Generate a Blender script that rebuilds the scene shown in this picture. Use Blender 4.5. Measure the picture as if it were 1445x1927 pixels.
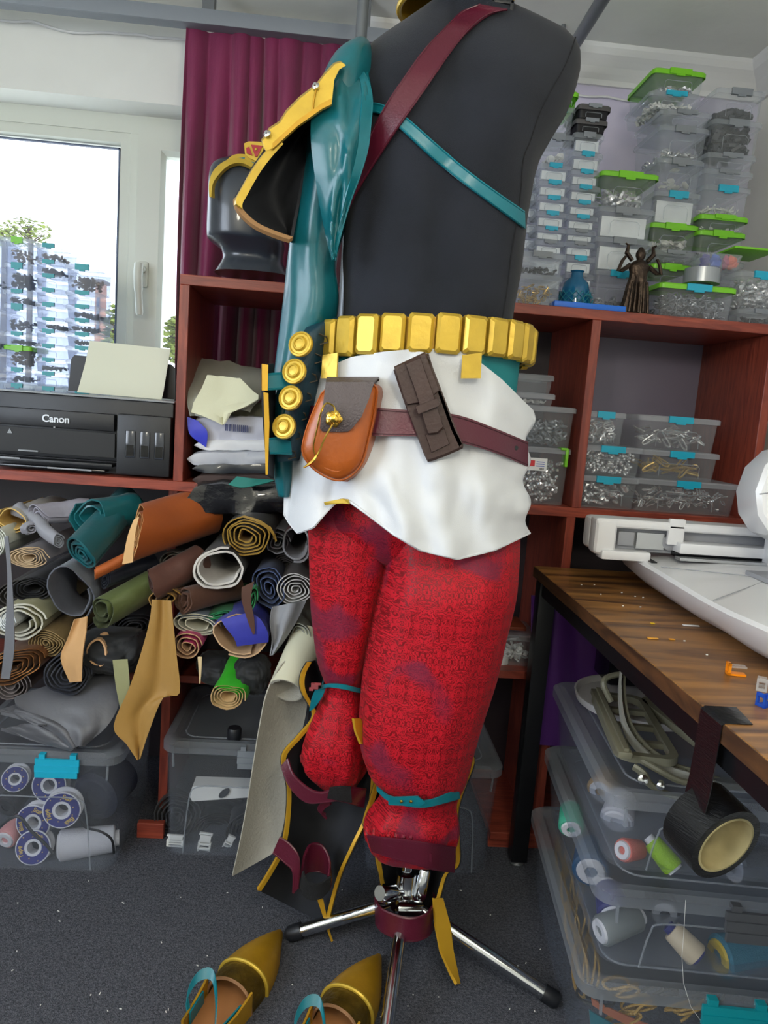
import bpy, bmesh, math, random
from math import sin, cos, pi, radians as R, sqrt
from mathutils import Vector as V, Matrix as MX, noise as NZ
random.seed(7)
for o in list(bpy.data.objects): bpy.data.objects.remove(o)
SC = bpy.context.scene; COL = SC.collection

# ------------------------------------------------------------------ camera
F = 1400.; CX = 722.5; CY = 963.5; EYE = 1.1
YAW = R(4.0); PITCH = R(8.0); ROLL = R(4.3)
cf = V((sin(YAW)*cos(PITCH), cos(YAW)*cos(PITCH), -sin(PITCH)))
_r = V((cos(YAW), -sin(YAW), 0)); _u = _r.cross(cf)
cr = _r*cos(ROLL) + _u*sin(ROLL); cu = _u*cos(ROLL) - _r*sin(ROLL)
cam = bpy.data.objects.new('camera', bpy.data.cameras.new('camera')); COL.objects.link(cam)
cam.matrix_world = MX(((cr.x, cu.x, -cf.x, 0), (cr.y, cu.y, -cf.y, 0), (cr.z, cu.z, -cf.z, EYE), (0, 0, 0, 1)))
cam.data.sensor_fit = 'HORIZONTAL'; cam.data.sensor_width = 36; cam.data.lens = F/1445*36
cam.data.clip_start = .02; cam.data.clip_end = 200
SC.camera = cam
# ------------------------------------------------------------------ sky, daylight, exposure
W = bpy.data.worlds.new('sky'); SC.world = W; W.use_nodes = True
bg = W.node_tree.nodes['Background']; bg.inputs[0].default_value = (.86, .93, 1, 1); bg.inputs[1].default_value = 2.6
def area(name, loc, target, sx, sy, power, col):
    L = bpy.data.lights.new(name, 'AREA'); L.shape = 'RECTANGLE'; L.size = sx; L.size_y = sy; L.energy = power; L.color = col
    o = bpy.data.objects.new(name, L); COL.objects.link(o); o.location = loc
    o.rotation_euler = (V(target)-V(loc)).to_track_quat('-Z', 'Y').to_euler(); return o
area('daylight_left_window', (-1.86, -.2, 1.35), (.2, .6, 1.1), 1.3, 1.1, 18, (.80, .88, 1))
vs = SC.view_settings; vs.view_transform = 'Standard'; vs.look = 'None'; vs.gamma = 1; vs.use_curve_mapping = False; vs.exposure = .56
SC.cycles.transparent_max_bounces = 40; SC.cycles.max_bounces = 6; SC.cycles.diffuse_bounces = 3
SC.cycles.use_light_tree = False; SC.cycles.caustics_reflective = False; SC.cycles.caustics_refractive = False; SC.cycles.sample_clamp_indirect = 4

# ------------------------------------------------------------------ image point -> world point on a plane
def ray(px, py): return cf + cr*((px-CX)/F) - cu*((py-CY)/F)
def PY(px, py, y): d = ray(px, py); t = y/d.y; return V((d.x*t, y, EYE+d.z*t))
def PZ(px, py, z): d = ray(px, py); t = (z-EYE)/d.z; return V((d.x*t, d.y*t, z))
def lerp(a, b, t): return a+(b-a)*t
def tab(T, x):
    if x <= T[0][0]: return T[0][1]
    for (a, b), (c, d) in zip(T, T[1:]):
        if x <= c:
            t = (x-a)/(c-a); return b+(d-b)*t
    return T[-1][1]
def cat(pts, n=6, closed=False):
    P = [V(p) for p in pts]; N = len(P); out = []
    for i in range(N if closed else N-1):
        if closed: a, b, c, d = P[i-1], P[i], P[(i+1) % N], P[(i+2) % N]
        else: a, b, c, d = P[max(i-1, 0)], P[i], P[i+1], P[min(i+2, N-1)]
        for k in range(n):
            t = k/n
            out.append(.5*((2*b)+(c-a)*t+(2*a-5*b+4*c-d)*t*t+(3*b-a-3*c+d)*t**3))
    if not closed: out.append(P[-1])
    return out

# ------------------------------------------------------------------ mesh builder
ORG = {}
class MB:
    def __init__(s): s.v = []; s.f = []; s.m = []
    def add(s, vs_, fs, mi=0):
        o = len(s.v); s.v += [tuple(p) for p in vs_]; s.f += [tuple(i+o for i in q) for q in fs]; s.m += [mi]*len(fs); return s
    def box(s, c, d, rot=None, mi=0):
        x, y, z = d[0]/2, d[1]/2, d[2]/2
        P = [V((a*x, b*y, e*z)) for a in (-1, 1) for b in (-1, 1) for e in (-1, 1)]
        if rot is not None: P = [rot @ p for p in P]
        return s.add([p+V(c) for p in P], [(0, 1, 3, 2), (4, 6, 7, 5), (0, 4, 5, 1), (2, 3, 7, 6), (0, 2, 6, 4), (1, 5, 7, 3)], mi)
    def bb(s, x0, x1, y0, y1, z0, z1, bev=0, mi=0, seg=2):
        if bev <= 0: return s.box(((x0+x1)/2, (y0+y1)/2, (z0+z1)/2), (x1-x0, y1-y0, z1-z0), mi=mi)
        b = bmesh.new(); bmesh.ops.create_cube(b, size=1)
        for q in b.verts: q.co = V(((x0+x1)/2+q.co.x*(x1-x0), (y0+y1)/2+q.co.y*(y1-y0), (z0+z1)/2+q.co.z*(z1-z0)))
        bmesh.ops.bevel(b, geom=b.edges[:], offset=bev, segments=seg, affect='EDGES', profile=.6)
        b.verts.index_update(); s.add([q.co for q in b.verts], [[q.index for q in f.verts] for f in b.faces], mi); b.free(); return s
    def loft(s, rings, cap0=True, cap1=True, closed=True, mi=0):
        n = len(rings[0]); vs_ = [p for r in rings for p in r]; fs = []
        for i in range(len(rings)-1):
            for k in range(n if closed else n-1):
                k2 = (k+1) % n; fs.append((i*n+k, i*n+k2, (i+1)*n+k2, (i+1)*n+k))
        if cap0 and closed: fs.append(tuple(range(n))[::-1])
        if cap1 and closed: fs.append(tuple(range((len(rings)-1)*n, len(rings)*n)))
        return s.add(vs_, fs, mi)
    def tube(s, path, r, n=8, closed=False, mi=0, flat=1., cap=True):
        P = [V(p) for p in path]; N = len(P); rings = []; up = None
        for i in range(N):
            if closed: t = P[(i+1) % N]-P[i-1]
            else: t = P[min(i+1, N-1)]-P[max(i-1, 0)]
            if t.length < 1e-9: t = V((0, 0, 1))
            t.normalize()
            if up is None: up = t.orthogonal().normalized()
            up = (up-t*up.dot(t)); up = up.normalized() if up.length > 1e-6 else t.orthogonal().normalized()
            sd = t.cross(up); rr = r[i] if isinstance(r, (list, tuple)) else r
            rings.append([P[i]+(up*cos(2*pi*k/n)*flat+sd*sin(2*pi*k/n))*rr for k in range(n)])
        if closed: rings.append(rings[0]); cap = False
        return s.loft(rings, cap, cap, mi=mi)
    def lathe(s, prof, n=16, mat=None, mi=0, cap=True):
        rings = []
        for r, z in prof:
            g = [V((r*cos(2*pi*k/n), r*sin(2*pi*k/n), z)) for k in range(n)]
            rings.append([mat @ p for p in g] if mat is not None else g)
        return s.loft(rings, cap, cap, mi=mi)
    def strip(s, A, B, th, mi=0, closed=False, nrm=None):
        # ribbon between two edge curves with thickness th along its normal
        A = [V(p) for p in A]; B = [V(p) for p in B]; N = len(A); rings = []
        for i in range(N):
            if closed: t = A[(i+1) % N]-A[i-1]
            else: t = A[min(i+1, N-1)]-A[max(i-1, 0)]
            n_ = (B[i]-A[i]).cross(t)
            n_ = n_.normalized() if n_.length > 1e-9 else V((0, -1, 0))
            if nrm is not None and n_.dot(nrm) < 0: n_ = -n_
            h = n_*th/2
            rings.append([A[i]+h, B[i]+h, B[i]-h, A[i]-h])
        if closed: rings.append(rings[0])
        return s.loft(rings, not closed, not closed, mi=mi)
    def sheet(s, G, th, mi=0, mi2=None):
        # grid of points with thickness; back face material mi2
        if mi2 is None: mi2 = mi
        R_, C_ = len(G), len(G[0]); nr = []
        for i in range(R_):
            row = []
            for j in range(C_):
                a = G[min(i+1, R_-1)][j]-G[max(i-1, 0)][j]; b = G[i][min(j+1, C_-1)]-G[i][max(j-1, 0)]
                n_ = a.cross(b); row.append(n_.normalized() if n_.length > 1e-12 else V((0, -1, 0)))
            nr.append(row)
        o = len(s.v)
        for sg in (.5, -.5):
            s.v += [tuple(G[i][j]+nr[i][j]*th*sg) for i in range(R_) for j in range(C_)]
        q = R_*C_; id_ = lambda i, j, k: o+k*q+i*C_+j
        for i in range(R_-1):
            for j in range(C_-1):
                s.f.append((id_(i, j, 0), id_(i+1, j, 0), id_(i+1, j+1, 0), id_(i, j+1, 0))); s.m.append(mi)
                s.f.append((id_(i, j, 1), id_(i, j+1, 1), id_(i+1, j+1, 1), id_(i+1, j, 1))); s.m.append(mi2)
        for j in range(C_-1):
            for i, fl in ((0, 0), (R_-1, 1)):
                a = (id_(i, j, 0), id_(i, j+1, 0), id_(i, j+1, 1), id_(i, j, 1)); s.f.append(a[::-1] if fl else a); s.m.append(mi2)
        for i in range(R_-1):
            for j, fl in ((0, 1), (C_-1, 0)):
                a = (id_(i, j, 0), id_(i+1, j, 0), id_(i+1, j, 1), id_(i, j, 1)); s.f.append(a[::-1] if fl else a); s.m.append(mi2)
        return s
    def poly(s, pts, vec, mi=0):
        # extruded polygon
        n = len(pts); P = [V(p) for p in pts]; vec = V(vec)
        return s.loft([P, [p+vec for p in P]], True, True, mi=mi)
    def move(s, M_): s.v = [tuple(M_ @ V(p)) for p in s.v]; return s
    def build(s, name, mat, parent=None, smooth=True, ang=40):
        me = bpy.data.meshes.new(name)
        if parent is not None: org = ORG[parent]
        else:
            xs = [p[0] for p in s.v]; ys = [p[1] for p in s.v]
            org = V(((min(xs)+max(xs))/2, (min(ys)+max(ys))/2, min(p[2] for p in s.v)))
        me.from_pydata([(p[0]-org.x, p[1]-org.y, p[2]-org.z) for p in s.v], [], s.f); me.update()
        for m_ in (mat if isinstance(mat, (list, tuple)) else [mat]): me.materials.append(m_)
        if any(s.m): me.polygons.foreach_set('material_index', s.m)
        b = bmesh.new(); b.from_mesh(me); bmesh.ops.recalc_face_normals(b, faces=b.faces)
        if smooth:
            c = cos(R(ang))
            for e in b.edges:
                if len(e.link_faces) == 2 and e.link_faces[0].normal.dot(e.link_faces[1].normal) < c: e.smooth = False
            for f in b.faces: f.smooth = True
        b.to_mesh(me); b.free()
        o = bpy.data.objects.new(name, me); COL.objects.link(o); ORG[o] = org.copy()
        if parent is not None: o.parent = parent
        else: o.location = org
        return o
def tag(o, label=None, cat_=None, group=None, kind=None):
    if label: o['label'] = label
    if cat_: o['category'] = cat_
    if group: o['group'] = group
    if kind: o['kind'] = kind
    return o
def thing(name, loc, label, cat_, group=None, kind=None):
    o = bpy.data.objects.new(name, None); o.empty_display_size = .05; COL.objects.link(o); o.location = loc; ORG[o] = V(loc)
    return tag(o, label, cat_, group, kind)
def struct(mb, name, mat, parent=None, smooth=False):
    o = mb.build(name, mat, parent, smooth)
    if parent is None: o['kind'] = 'structure'
    return o
def rrect(w, d, r, n=4, cx=0, cy=0):
    r = min(r, w/2-1e-4, d/2-1e-4); out = []
    for k, (sx, sy) in enumerate(((1, 1), (-1, 1), (-1, -1), (1, -1))):
        for i in range(n+1):
            a = pi/2*k+pi/2*i/n
            out.append(V((cx+sx*(w/2-r)+r*cos(a), cy+sy*(d/2-r)+r*sin(a), 0)))
    return out
def at(M_, pts, z=None): return [M_ @ (V((p.x, p.y, z)) if z is not None else p) for p in pts]
def frame(loc, zdir, xdir=None):
    z = V(zdir).normalized(); x = V(xdir) if xdir is not None else z.orthogonal()
    x = (x-z*x.dot(z)).normalized(); y = z.cross(x)
    return MX(((x.x, y.x, z.x, loc[0]), (x.y, y.y, z.y, loc[1]), (x.z, y.z, z.z, loc[2]), (0, 0, 0, 1)))
def rotz(loc, a): return MX.Translation(V(loc)) @ MX.Rotation(a, 4, 'Z')

# ------------------------------------------------------------------ materials
def lin(c): return tuple(((x/255)/12.92 if x/255 <= .04045 else ((x/255+.055)/1.055)**2.4) for x in c[:3])
MATS = {}
def M(name, col, rough=.5, metal=0., bump=0., bs=200., var=.0, vs_=6., spec=.5, coat=0., sheen=0., em=0., detail=3, stretch=None):
    if name in MATS: return MATS[name]
    m = bpy.data.materials.new(name); m.use_nodes = True; nt = m.node_tree; p = nt.nodes['Principled BSDF']; L = nt.links.new
    c = lin(col); p.inputs['Base Color'].default_value = (*c, 1); p.inputs['Roughness'].default_value = rough; p.inputs['Metallic'].default_value = metal
    p.inputs['Specular IOR Level'].default_value = spec; p.inputs['Coat Weight'].default_value = coat; p.inputs['Sheen Weight'].default_value = sheen
    if em: p.inputs['Emission Color'].default_value = (*c, 1); p.inputs['Emission Strength'].default_value = em
    tc = None
    def coord():
        nonlocal tc
        if tc is None:
            t = nt.nodes.new('ShaderNodeTexCoord'); tc = t.outputs['Object']
            if stretch:
                mp = nt.nodes.new('ShaderNodeMapping'); mp.inputs['Scale'].default_value = stretch; L(tc, mp.inputs[0]); tc = mp.outputs[0]
        return tc
    if var:
        n = nt.nodes.new('ShaderNodeTexNoise'); n.inputs['Scale'].default_value = vs_; n.inputs['Detail'].default_value = 5; L(coord(), n.inputs[0])
        r = nt.nodes.new('ShaderNodeMapRange'); r.inputs[1].default_value = .3; r.inputs[2].default_value = .7; L(n.outputs[0], r.inputs[0])
        mx = nt.nodes.new('ShaderNodeMix'); mx.data_type = 'RGBA'; L(r.outputs[0], mx.inputs[0])
        mx.inputs[6].default_value = (*[x*(1-var) for x in c], 1); mx.inputs[7].default_value = (*[min(1, x*(1+var)) for x in c], 1); L(mx.outputs[2], p.inputs['Base Color'])
    if bump:
        n = nt.nodes.new('ShaderNodeTexNoise'); n.inputs['Scale'].default_value = bs; n.inputs['Detail'].default_value = detail; L(coord(), n.inputs[0])
        b = nt.nodes.new('ShaderNodeBump'); b.inputs['Strength'].default_value = bump; b.inputs['Distance'].default_value = .004; L(n.outputs[0], b.inputs['Height']); L(b.outputs[0], p.inputs['Normal'])
    MATS[name] = m; return m
def clear(name, tint=(240, 245, 250), fac=.16, rough=.25, body=(225, 232, 240)):
    if name in MATS: return MATS[name]
    m = bpy.data.materials.new(name); m.use_nodes = True; nt = m.node_tree; L = nt.links.new; p = nt.nodes['Principled BSDF']; out = nt.nodes['Material Output']
    p.inputs['Base Color'].default_value = (*lin(body), 1); p.inputs['Roughness'].default_value = rough
    t = nt.nodes.new('ShaderNodeBsdfTransparent'); t.inputs[0].default_value = (*lin(tint), 1)
    tl_ = nt.nodes.new('ShaderNodeBsdfTranslucent'); tl_.inputs[0].default_value = (*lin(body), 1); m0 = nt.nodes.new('ShaderNodeMixShader'); m0.inputs[0].default_value = .4; L(p.outputs[0], m0.inputs[1]); L(tl_.outputs[0], m0.inputs[2])
    mx = nt.nodes.new('ShaderNodeMixShader'); mx.inputs[0].default_value = fac; L(t.outputs[0], mx.inputs[1]); L(m0.outputs[0], mx.inputs[2]); L(mx.outputs[0], out.inputs[0])
    MATS[name] = m; return m
def wood(name, c1, c2, scale=3., stretch=(1, 12, 12), rough=.4, dist=3., lo=.35, hi=.65):
    m = M(name, c1, rough); nt = m.node_tree; L = nt.links.new; p = nt.nodes['Principled BSDF']
    t = nt.nodes.new('ShaderNodeTexCoord'); mp = nt.nodes.new('ShaderNodeMapping'); mp.inputs['Scale'].default_value = stretch; L(t.outputs['Object'], mp.inputs[0])
    n = nt.nodes.new('ShaderNodeTexNoise'); n.inputs['Scale'].default_value = scale; n.inputs['Detail'].default_value = 8; n.inputs['Distortion'].default_value = dist; L(mp.outputs[0], n.inputs[0])
    r = nt.nodes.new('ShaderNodeMapRange'); r.inputs[1].default_value = lo; r.inputs[2].default_value = hi; L(n.outputs[0], r.inputs[0])
    mx = nt.nodes.new('ShaderNodeMix'); mx.data_type = 'RGBA'; L(r.outputs[0], mx.inputs[0]); mx.inputs[6].default_value = (*lin(c1), 1); mx.inputs[7].default_value = (*lin(c2), 1); L(mx.outputs[2], p.inputs['Base Color'])
    b = nt.nodes.new('ShaderNodeBump'); b.inputs['Strength'].default_value = .1; b.inputs['Distance'].default_value = .002; L(n.outputs[0], b.inputs['Height']); L(b.outputs[0], p.inputs['Normal'])
    return m
m_wall = M('white_plaster', (236, 237, 232), .8, bump=.12, bs=60, var=.03)
m_lilac = M('lilac_plaster', (206, 200, 222), .8, bump=.1, bs=60, var=.03)
m_ceil = M('ceiling_paint', (232, 234, 228), .85, bump=.25, bs=25, var=.03)
m_trim = M('white_trim', (225, 226, 226), .5)
m_pvc = M('window_plastic', (214, 218, 208), .35)
m_carpet = M('grey_carpet', (88, 90, 98), .95, bump=1., bs=420, var=.45, vs_=220, spec=.1)
m_cab = wood('cherry_board', (160, 74, 54), (120, 50, 39), 2.5, (1.5, 14, 14), .38)
m_cabv = wood('cherry_board_upright', (156, 72, 53), (118, 49, 39), 2.5, (14, 14, 1.5), .38)
m_black = M('black_plastic', (26, 28, 33), .42)
m_blk2 = M('black_gloss', (18, 20, 25), .2)
m_chrome = M('chrome', (215, 218, 222), .12, 1.)
m_grey = M('grey_metal', (120, 124, 128), .42, .6)
m_gold = M('gold_paint', (202, 168, 60), .34, .38, bump=.12, bs=90, var=.10, vs_=30)
m_goldd = M('gold_paint_dull', (190, 144, 34), .42, .35, bump=.1, bs=120, var=.12, vs_=25)
m_goldb = M('bright_gold', (226, 186, 84), .2, 1.)
m_teal = M('teal_leather', (16, 96, 106), .30, bump=.15, bs=35, var=.08, vs_=8, coat=.15)
m_teals = M('teal_strap', (10, 112, 126), .33, bump=.05, bs=300)
m_teald = M('teal_suede', (12, 70, 84), .7, bump=.15, bs=300)
m_maroon = M('maroon_leather', (86, 22, 42), .33, bump=.12, bs=260, var=.06)
m_form = M('black_stretch_cloth', (33, 36, 44), .8, bump=.3, bs=900, var=.22, vs_=9, sheen=.12, spec=.2)
m_dark = M('dark_foam', (34, 36, 42), .75, bump=.06, bs=60, var=.12)
m_white = M('white_chiffon', (220, 223, 228), .75, bump=.12, bs=500, sheen=.1)
m_thread = M('gold_thread', (196, 150, 60), .5, .3)

# ================================================================== THE ROOM
XL, XR, YB, YF, ZC = -1.9, 1.16, -2.3, 2.25, 2.14
struct(MB().bb(XL-.1, XR+.1, YB-.1, YF+.25, -.06, 0), 'floor', m_carpet)
struct(MB().bb(XL-.1, XR+.1, YB-.1, YF+.25, ZC, ZC+.06), 'ceiling', m_ceil)
WZ0, WZ1, WX0, WX1 = 1.0, 1.889, -1.75, -.36
w = MB(); w.bb(XL, WX0, YF, YF+.2, 0, ZC); w.bb(WX0, WX1, YF, YF+.2, 0, WZ0); w.bb(WX0, WX1, YF, YF+.2, WZ1, ZC)
w.bb(WX1, -.02, YF, YF+.2, 0, ZC)
struct(w, 'wall_back', m_wall)
struct(MB().bb(-.02, XR, YF, YF+.2, 0, ZC), 'wall_back_lilac', m_lilac)
struct(MB().bb(XR, XR+.1, YB, YF+.2, 0, ZC), 'wall_right', m_wall)
w = MB(); w.bb(XL-.1, XL, YB, -.9, 0, ZC); w.bb(XL-.1, XL, .5, YF+.2, 0, ZC); w.bb(XL-.1, XL, -.9, .5, 0, .75); w.bb(XL-.1, XL, -.9, .5, 1.95, ZC)
struct(w, 'wall_left', m_wall)
struct(MB().bb(XL, XR, YB-.1, YB, 0, ZC), 'wall_rear', m_wall)
# window in the left wall, behind the viewer
fr = MB()
for a in ((-.9, -.84, .75, 1.95), (.44, .5, .75, 1.95), (-.84, .44, .75, .81), (-.84, .44, 1.89, 1.95), (-.22, -.17, .81, 1.89)): fr.bb(XL-.09, XL-.04, a[0], a[1], a[2], a[3])
w2 = struct(fr, 'window_2', m_pvc)
struct(MB().bb(XL-.07, XL-.064, -.86, .46, .79, 1.91), 'glass_pane', clear('window_glass', (250, 252, 255), .03, .02), w2)
# main window frame
yw = 2.36
f = MB()
f.bb(WX0, WX1, yw, yw+.07, WZ1-.05, WZ1); f.bb(WX0, WX1, yw, yw+.07, WZ0, WZ0+.06); f.bb(WX0, WX0+.05, yw, yw+.07, WZ0, WZ1); f.bb(WX1-.05, WX1, yw, yw+.07, WZ0, WZ1)
f.bb(-.662, -.634, yw-.004, yw+.07, WZ0+.06, WZ1-.05, .004)
win = struct(f, 'window_1', m_pvc)
def sash(x0, x1, z0, z1, ww, ya):
    s = MB(); P = [(x0, z0), (x1, z0), (x1, z1), (x0, z1)]; Q = [(x0+ww, z0+ww), (x1-ww, z0+ww), (x1-ww, z1-ww), (x0+ww, z1-ww)]
    Q2 = [(x0+ww*1.18, z0+ww*1.18), (x1-ww*1.18, z0+ww*1.18), (x1-ww*1.18, z1-ww*1.18), (x0+ww*1.18, z1-ww*1.18)]
    rg = [[V((p[0], yy, p[1])) for p in pp] for pp, yy in ((P, ya+.05), (P, ya), (Q, ya), (Q2, ya+.018), (Q2, ya+.05))]
    return s.loft(rg, False, False)
struct(sash(WX0+.05, -.662, WZ0+.06, WZ1-.05, .028, yw+.004), 'fixed_sash', m_pvc, win)
struct(sash(-.634, WX1-.03, WZ0+.045, WZ1-.028, .066, yw-.018), 'opening_sash', m_pvc, win)
gl = clear('window_glass', (250, 252, 255), .03, .02)
struct(MB().bb(WX0+.06, -.67, yw+.03, yw+.036, WZ0+.07, WZ1-.06), 'glass_pane', gl, win)
struct(MB().bb(-.57, WX1-.09, yw+.02, yw+.026, WZ0+.1, WZ1-.09), 'glass_pane', gl, win)
m_seal = M('rubber_seal', (86, 96, 120), .6)
s = MB()
for x0, x1, z0, z1, ya in ((-1.69, -.697, WZ0+.1, WZ1-.088, yw+.02), (-.567, WX1-.1, WZ0+.115, WZ1-.098, yw+.008)):
    s.bb(x1-.004, x1, ya, ya+.012, z0, z1); s.bb(x0, x0+.004, ya, ya+.012, z0, z1); s.bb(x0, x1, ya, ya+.012, z1-.004, z1)
s.build('rubber_seal', m_seal, win, False)
h = MB(); h.bb(-.624, -.594, yw-.026, yw-.016, 1.40, 1.475, .006); hb = h.build('handle_plate', m_pvc, win)
h = MB(); h.tube([(-.609, yw-.025, 1.452), (-.609, yw-.055, 1.45)], .011, 12)
h.tube(cat([(-.612, yw-.058, 1.462), (-.612, yw-.064, 1.43), (-.609, yw-.066, 1.38), (-.604, yw-.066, 1.315)]), [.013]*6+[.0125]*6+[.011]*6+[.009], 12)
h.build('window_handle', m_pvc, win)
struct(MB().bb(WX0-.03, -.475, YF-.155, yw+.01, WZ0+.012, WZ0+.045, .008), 'window_sill', m_pvc, win)
# cornices
def cornice(p0, p1, out):
    prof = [(0, -.085), (.010, -.085), (.014, -.072), (.024, -.060), (.034, -.046), (.046, -.034), (.058, -.024), (.068, -.010), (.072, 0), (0, 0)]
    p0, p1, out = V(p0), V(p1), V(out)
    return MB().loft([[p+out*a+V((0, 0, b)) for a, b in prof] for p in (p0, p1)])
struct(cornice((-.02, YF, ZC), (XR, YF, ZC), (0, -1, 0)), 'trim_1', m_trim)
struct(cornice((XR, YF, ZC), (XR, YB, ZC), (-1, 0, 0)), 'trim_2', m_trim)
# cable tacked along the top of the window wall
pts = []
for px, py in ((0, 38), (28, 41), (60, 40), (90, 50), (120, 58), (150, 62), (190, 61), (230, 63), (270, 66), (285, 70), (320, 72), (350, 75), (400, 80)): pts.append(PY(px, py, YF-.008))
tag(MB().tube(cat(pts, 4), .0035, 6).build('wall_cable', m_trim), 'thin white cable tacked along the wall above the window', 'cable')
pts = [PY(px, py, YF-.008) for px, py in ((1080, 178), (1110, 182), (1140, 182), (1165, 187), (1190, 190), (1215, 188))]
tag(MB().tube(cat(pts, 4), .003, 6).build('wall_cable', m_trim), 'thin white cable under the cornice on the lilac wall', 'cable')
# unseen globe lamps behind the viewer, added to brighten ceiling and room
m_diff = clear('lamp_globe', (255, 252, 244), .25, .4, (255, 250, 238))
def lamp(x, y, z, label, power):
    t = thing('added_globe_lamp', (x, y, z), label, 'lamp')
    MB().lathe([(.05, ZC-.025), (.06, ZC-.02), (.06, ZC)], 20, MX.Translation((x, y, 0))).build('ceiling_rose', m_trim, t)
    MB().tube([(x, y, ZC-.02), (x, y, z+.12)], .006, 8).build('lamp_stem', m_trim, t)
    MB().lathe([(.02, .125), (.05, .12), (.10, .085), (.13, .02), (.13, -.02), (.10, -.085), (.05, -.12), (.01, -.13)], 24, MX.Translation((x, y, z))).build('lamp_globe', m_diff, t)
    L = bpy.data.lights.new('added_lamp_bulb', 'POINT'); L.energy = power; L.color = (1, .965, .87); L.shadow_soft_size = .10
    o = bpy.data.objects.new('added_lamp_bulb', L); COL.objects.link(o); o.location = (x, y, z)
lamp(.25, -.1, 1.66, 'added unseen globe lamp nearest the dress form', 17)
lamp(-.8, -1.0, 1.66, 'added unseen globe lamp at the rear of the room', 20)
# curtain rail
rt = thing('curtain_rail', (-.6, 2.12, 2.02), 'long grey curtain rail under the ceiling above the window', 'curtain rail')
r = MB(); r.bb(-1.85, .10, 2.083, 2.128, 2.034, 2.05, .003); r.bb(-1.85, .10, 2.076, 2.084, 2.030, 2.066, .002)
r.build('rail_profile', M('rail_grey', (132, 138, 146), .55, .1, bump=.1, bs=80), rt)
for x in (-1.6, -1.0, -.4, .0): MB().bb(x-.015, x+.015, 2.09, 2.12, 2.050, ZC).build('rail_bracket', m_grey, rt, False)
# pleated curtain
def curtain():
    G = []
    for i in range(31):
        z = lerp(2.036, .35, i/30); row = []
        for j in range(121):
            s_ = j/120; x = lerp(-.462, .05, s_)+.006*sin(3*z+s_*9)
            k = s_*2*pi*10.5+.9*sin(s_*17)
            am = .013+.011*min(1, i/12)
            pinch = .35+.65*min(1, i/6)
            y = 2.125+am*pinch*sin(k)+.008*sin(k*.37+z*2.2)+.003*NZ.noise(V((s_*20, z*3, 1)))
            row.append(V((x+.004*cos(k), y, z)))
        G.append(row)
    return MB().sheet(G, .0016)
tag(curtain().build('curtain', M('burgundy_velvet', (120, 10, 70), .55, bump=.15, bs=300, var=.2, vs_=4, sheen=.5)), 'pleated burgundy curtain hanging beside the window', 'curtain')
# pipes: clothes rail hung under the ceiling
a0 = PY(680, 60, 1.70)
t = thing('steel_pole', (a0.x, 1.70, 0), 'grey steel pole from floor to ceiling behind the dress form', 'pole')
MB().tube([(a0.x, 1.70, ZC), (a0.x, 1.70, 1.4), (a0.x, 1.70, .004)], .0125, 14).build('pole_tube', m_grey, t)
for z in (.0, ZC-.006): MB().lathe([(.035, z), (.035, z+.006)], 18, MX.Translation((a0.x, 1.70, 0))).build('pole_flange', m_grey, t)
t = thing('ceiling_pipe', PZ(1100, 60, 2.03), 'grey steel pipe hung under the ceiling above the shoulder', 'pipe')
zz = 2.03
q0, q1 = PZ(1076, 92, zz), PZ(1133, 0, zz)
MB().tube([q0+(q0-q1)*.6, q1+(q1-q0)*3.], .0155, 12).build('pipe_tube', m_grey, t)
for k in (.5, -2.8): e = q0+(q0-q1)*k; MB().tube([(e.x, e.y, zz), (e.x, e.y, ZC)], .006, 8).build('hanger_rod', m_grey, t)

# ================================================================== CABINET
yc, yb = 1.74, 2.08
T = .022
CX0, CXP, CXD, CXR = -1.3, -.372, .572, 1.005
ct = thing('shelving_unit', (0, (yc+yb)/2, 0), 'cherry wood open shelving unit along the window wall', 'shelving')
def board(name, x0, x1, z0, z1, y0=yc, y1=yb, m=None): return MB().bb(x0, x1, y0, y1, z0, z1, .0012, seg=1).build(name, m or m_cab, ct, False)
board('top_board', CXP, CXR+T, 1.337, 1.36); board('shelf_board', CX0, CXR, .872, .895)
board('upright_board', CXP, CXP+T, .895, 1.337, m=m_cabv); board('upright_board', CXD, CXD+T, .895, 1.337, m=m_cabv)
board('upright_board', .10, .10+T, .895, 1.337, m=m_cabv); board('upright_board', CXR, CXR+T, .03, 1.337, m=m_cabv)
board('upright_board', CX0-T, CX0, 0, .895, m=m_cabv); board('upright_board', -.392, -.37, .05, .872, yc+.05, m=m_cabv)
board('upright_board', .562, .584, .05, .872, m=m_cabv); board('upright_board', .085, .107, .05, .872, m=m_cabv)
board('bottom_board', .455, CXR, .03, .05); board('plinth_board', .455, CXR, 0, .03, yc+.015, yc+.035); board('plinth_board', -.43, -.365, .001, .04, yc, yc+.02)
board('shelf_board', CX0, -.392, .36, .38, yc+.12); board('shelf_board', -.37, .085, .36, .38, yc+.12); board('shelf_board', .107, .562, .46, .48)
MB().bb(.594, CXR, yb-.006, yb, .9, 1.337).build('back_panel', M('grey_lilac_panel', (122, 116, 136), .35, var=.04), ct, False)
MB().bb(CX0, .085, yb-.006, yb, .05, .872).build('back_panel', M('dark_panel', (46, 38, 42), .5), ct, False)
MB().bb(.122, .572, yb-.006, yb, .9, 1.337).build('back_panel', M('dark_panel', (46, 38, 42), .5), ct, False)
MB().bb(.107, CXR, yb-.006, yb, .05, .872).build('back_panel', M('dark_panel', (46, 38, 42), .5), ct, False)

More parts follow.
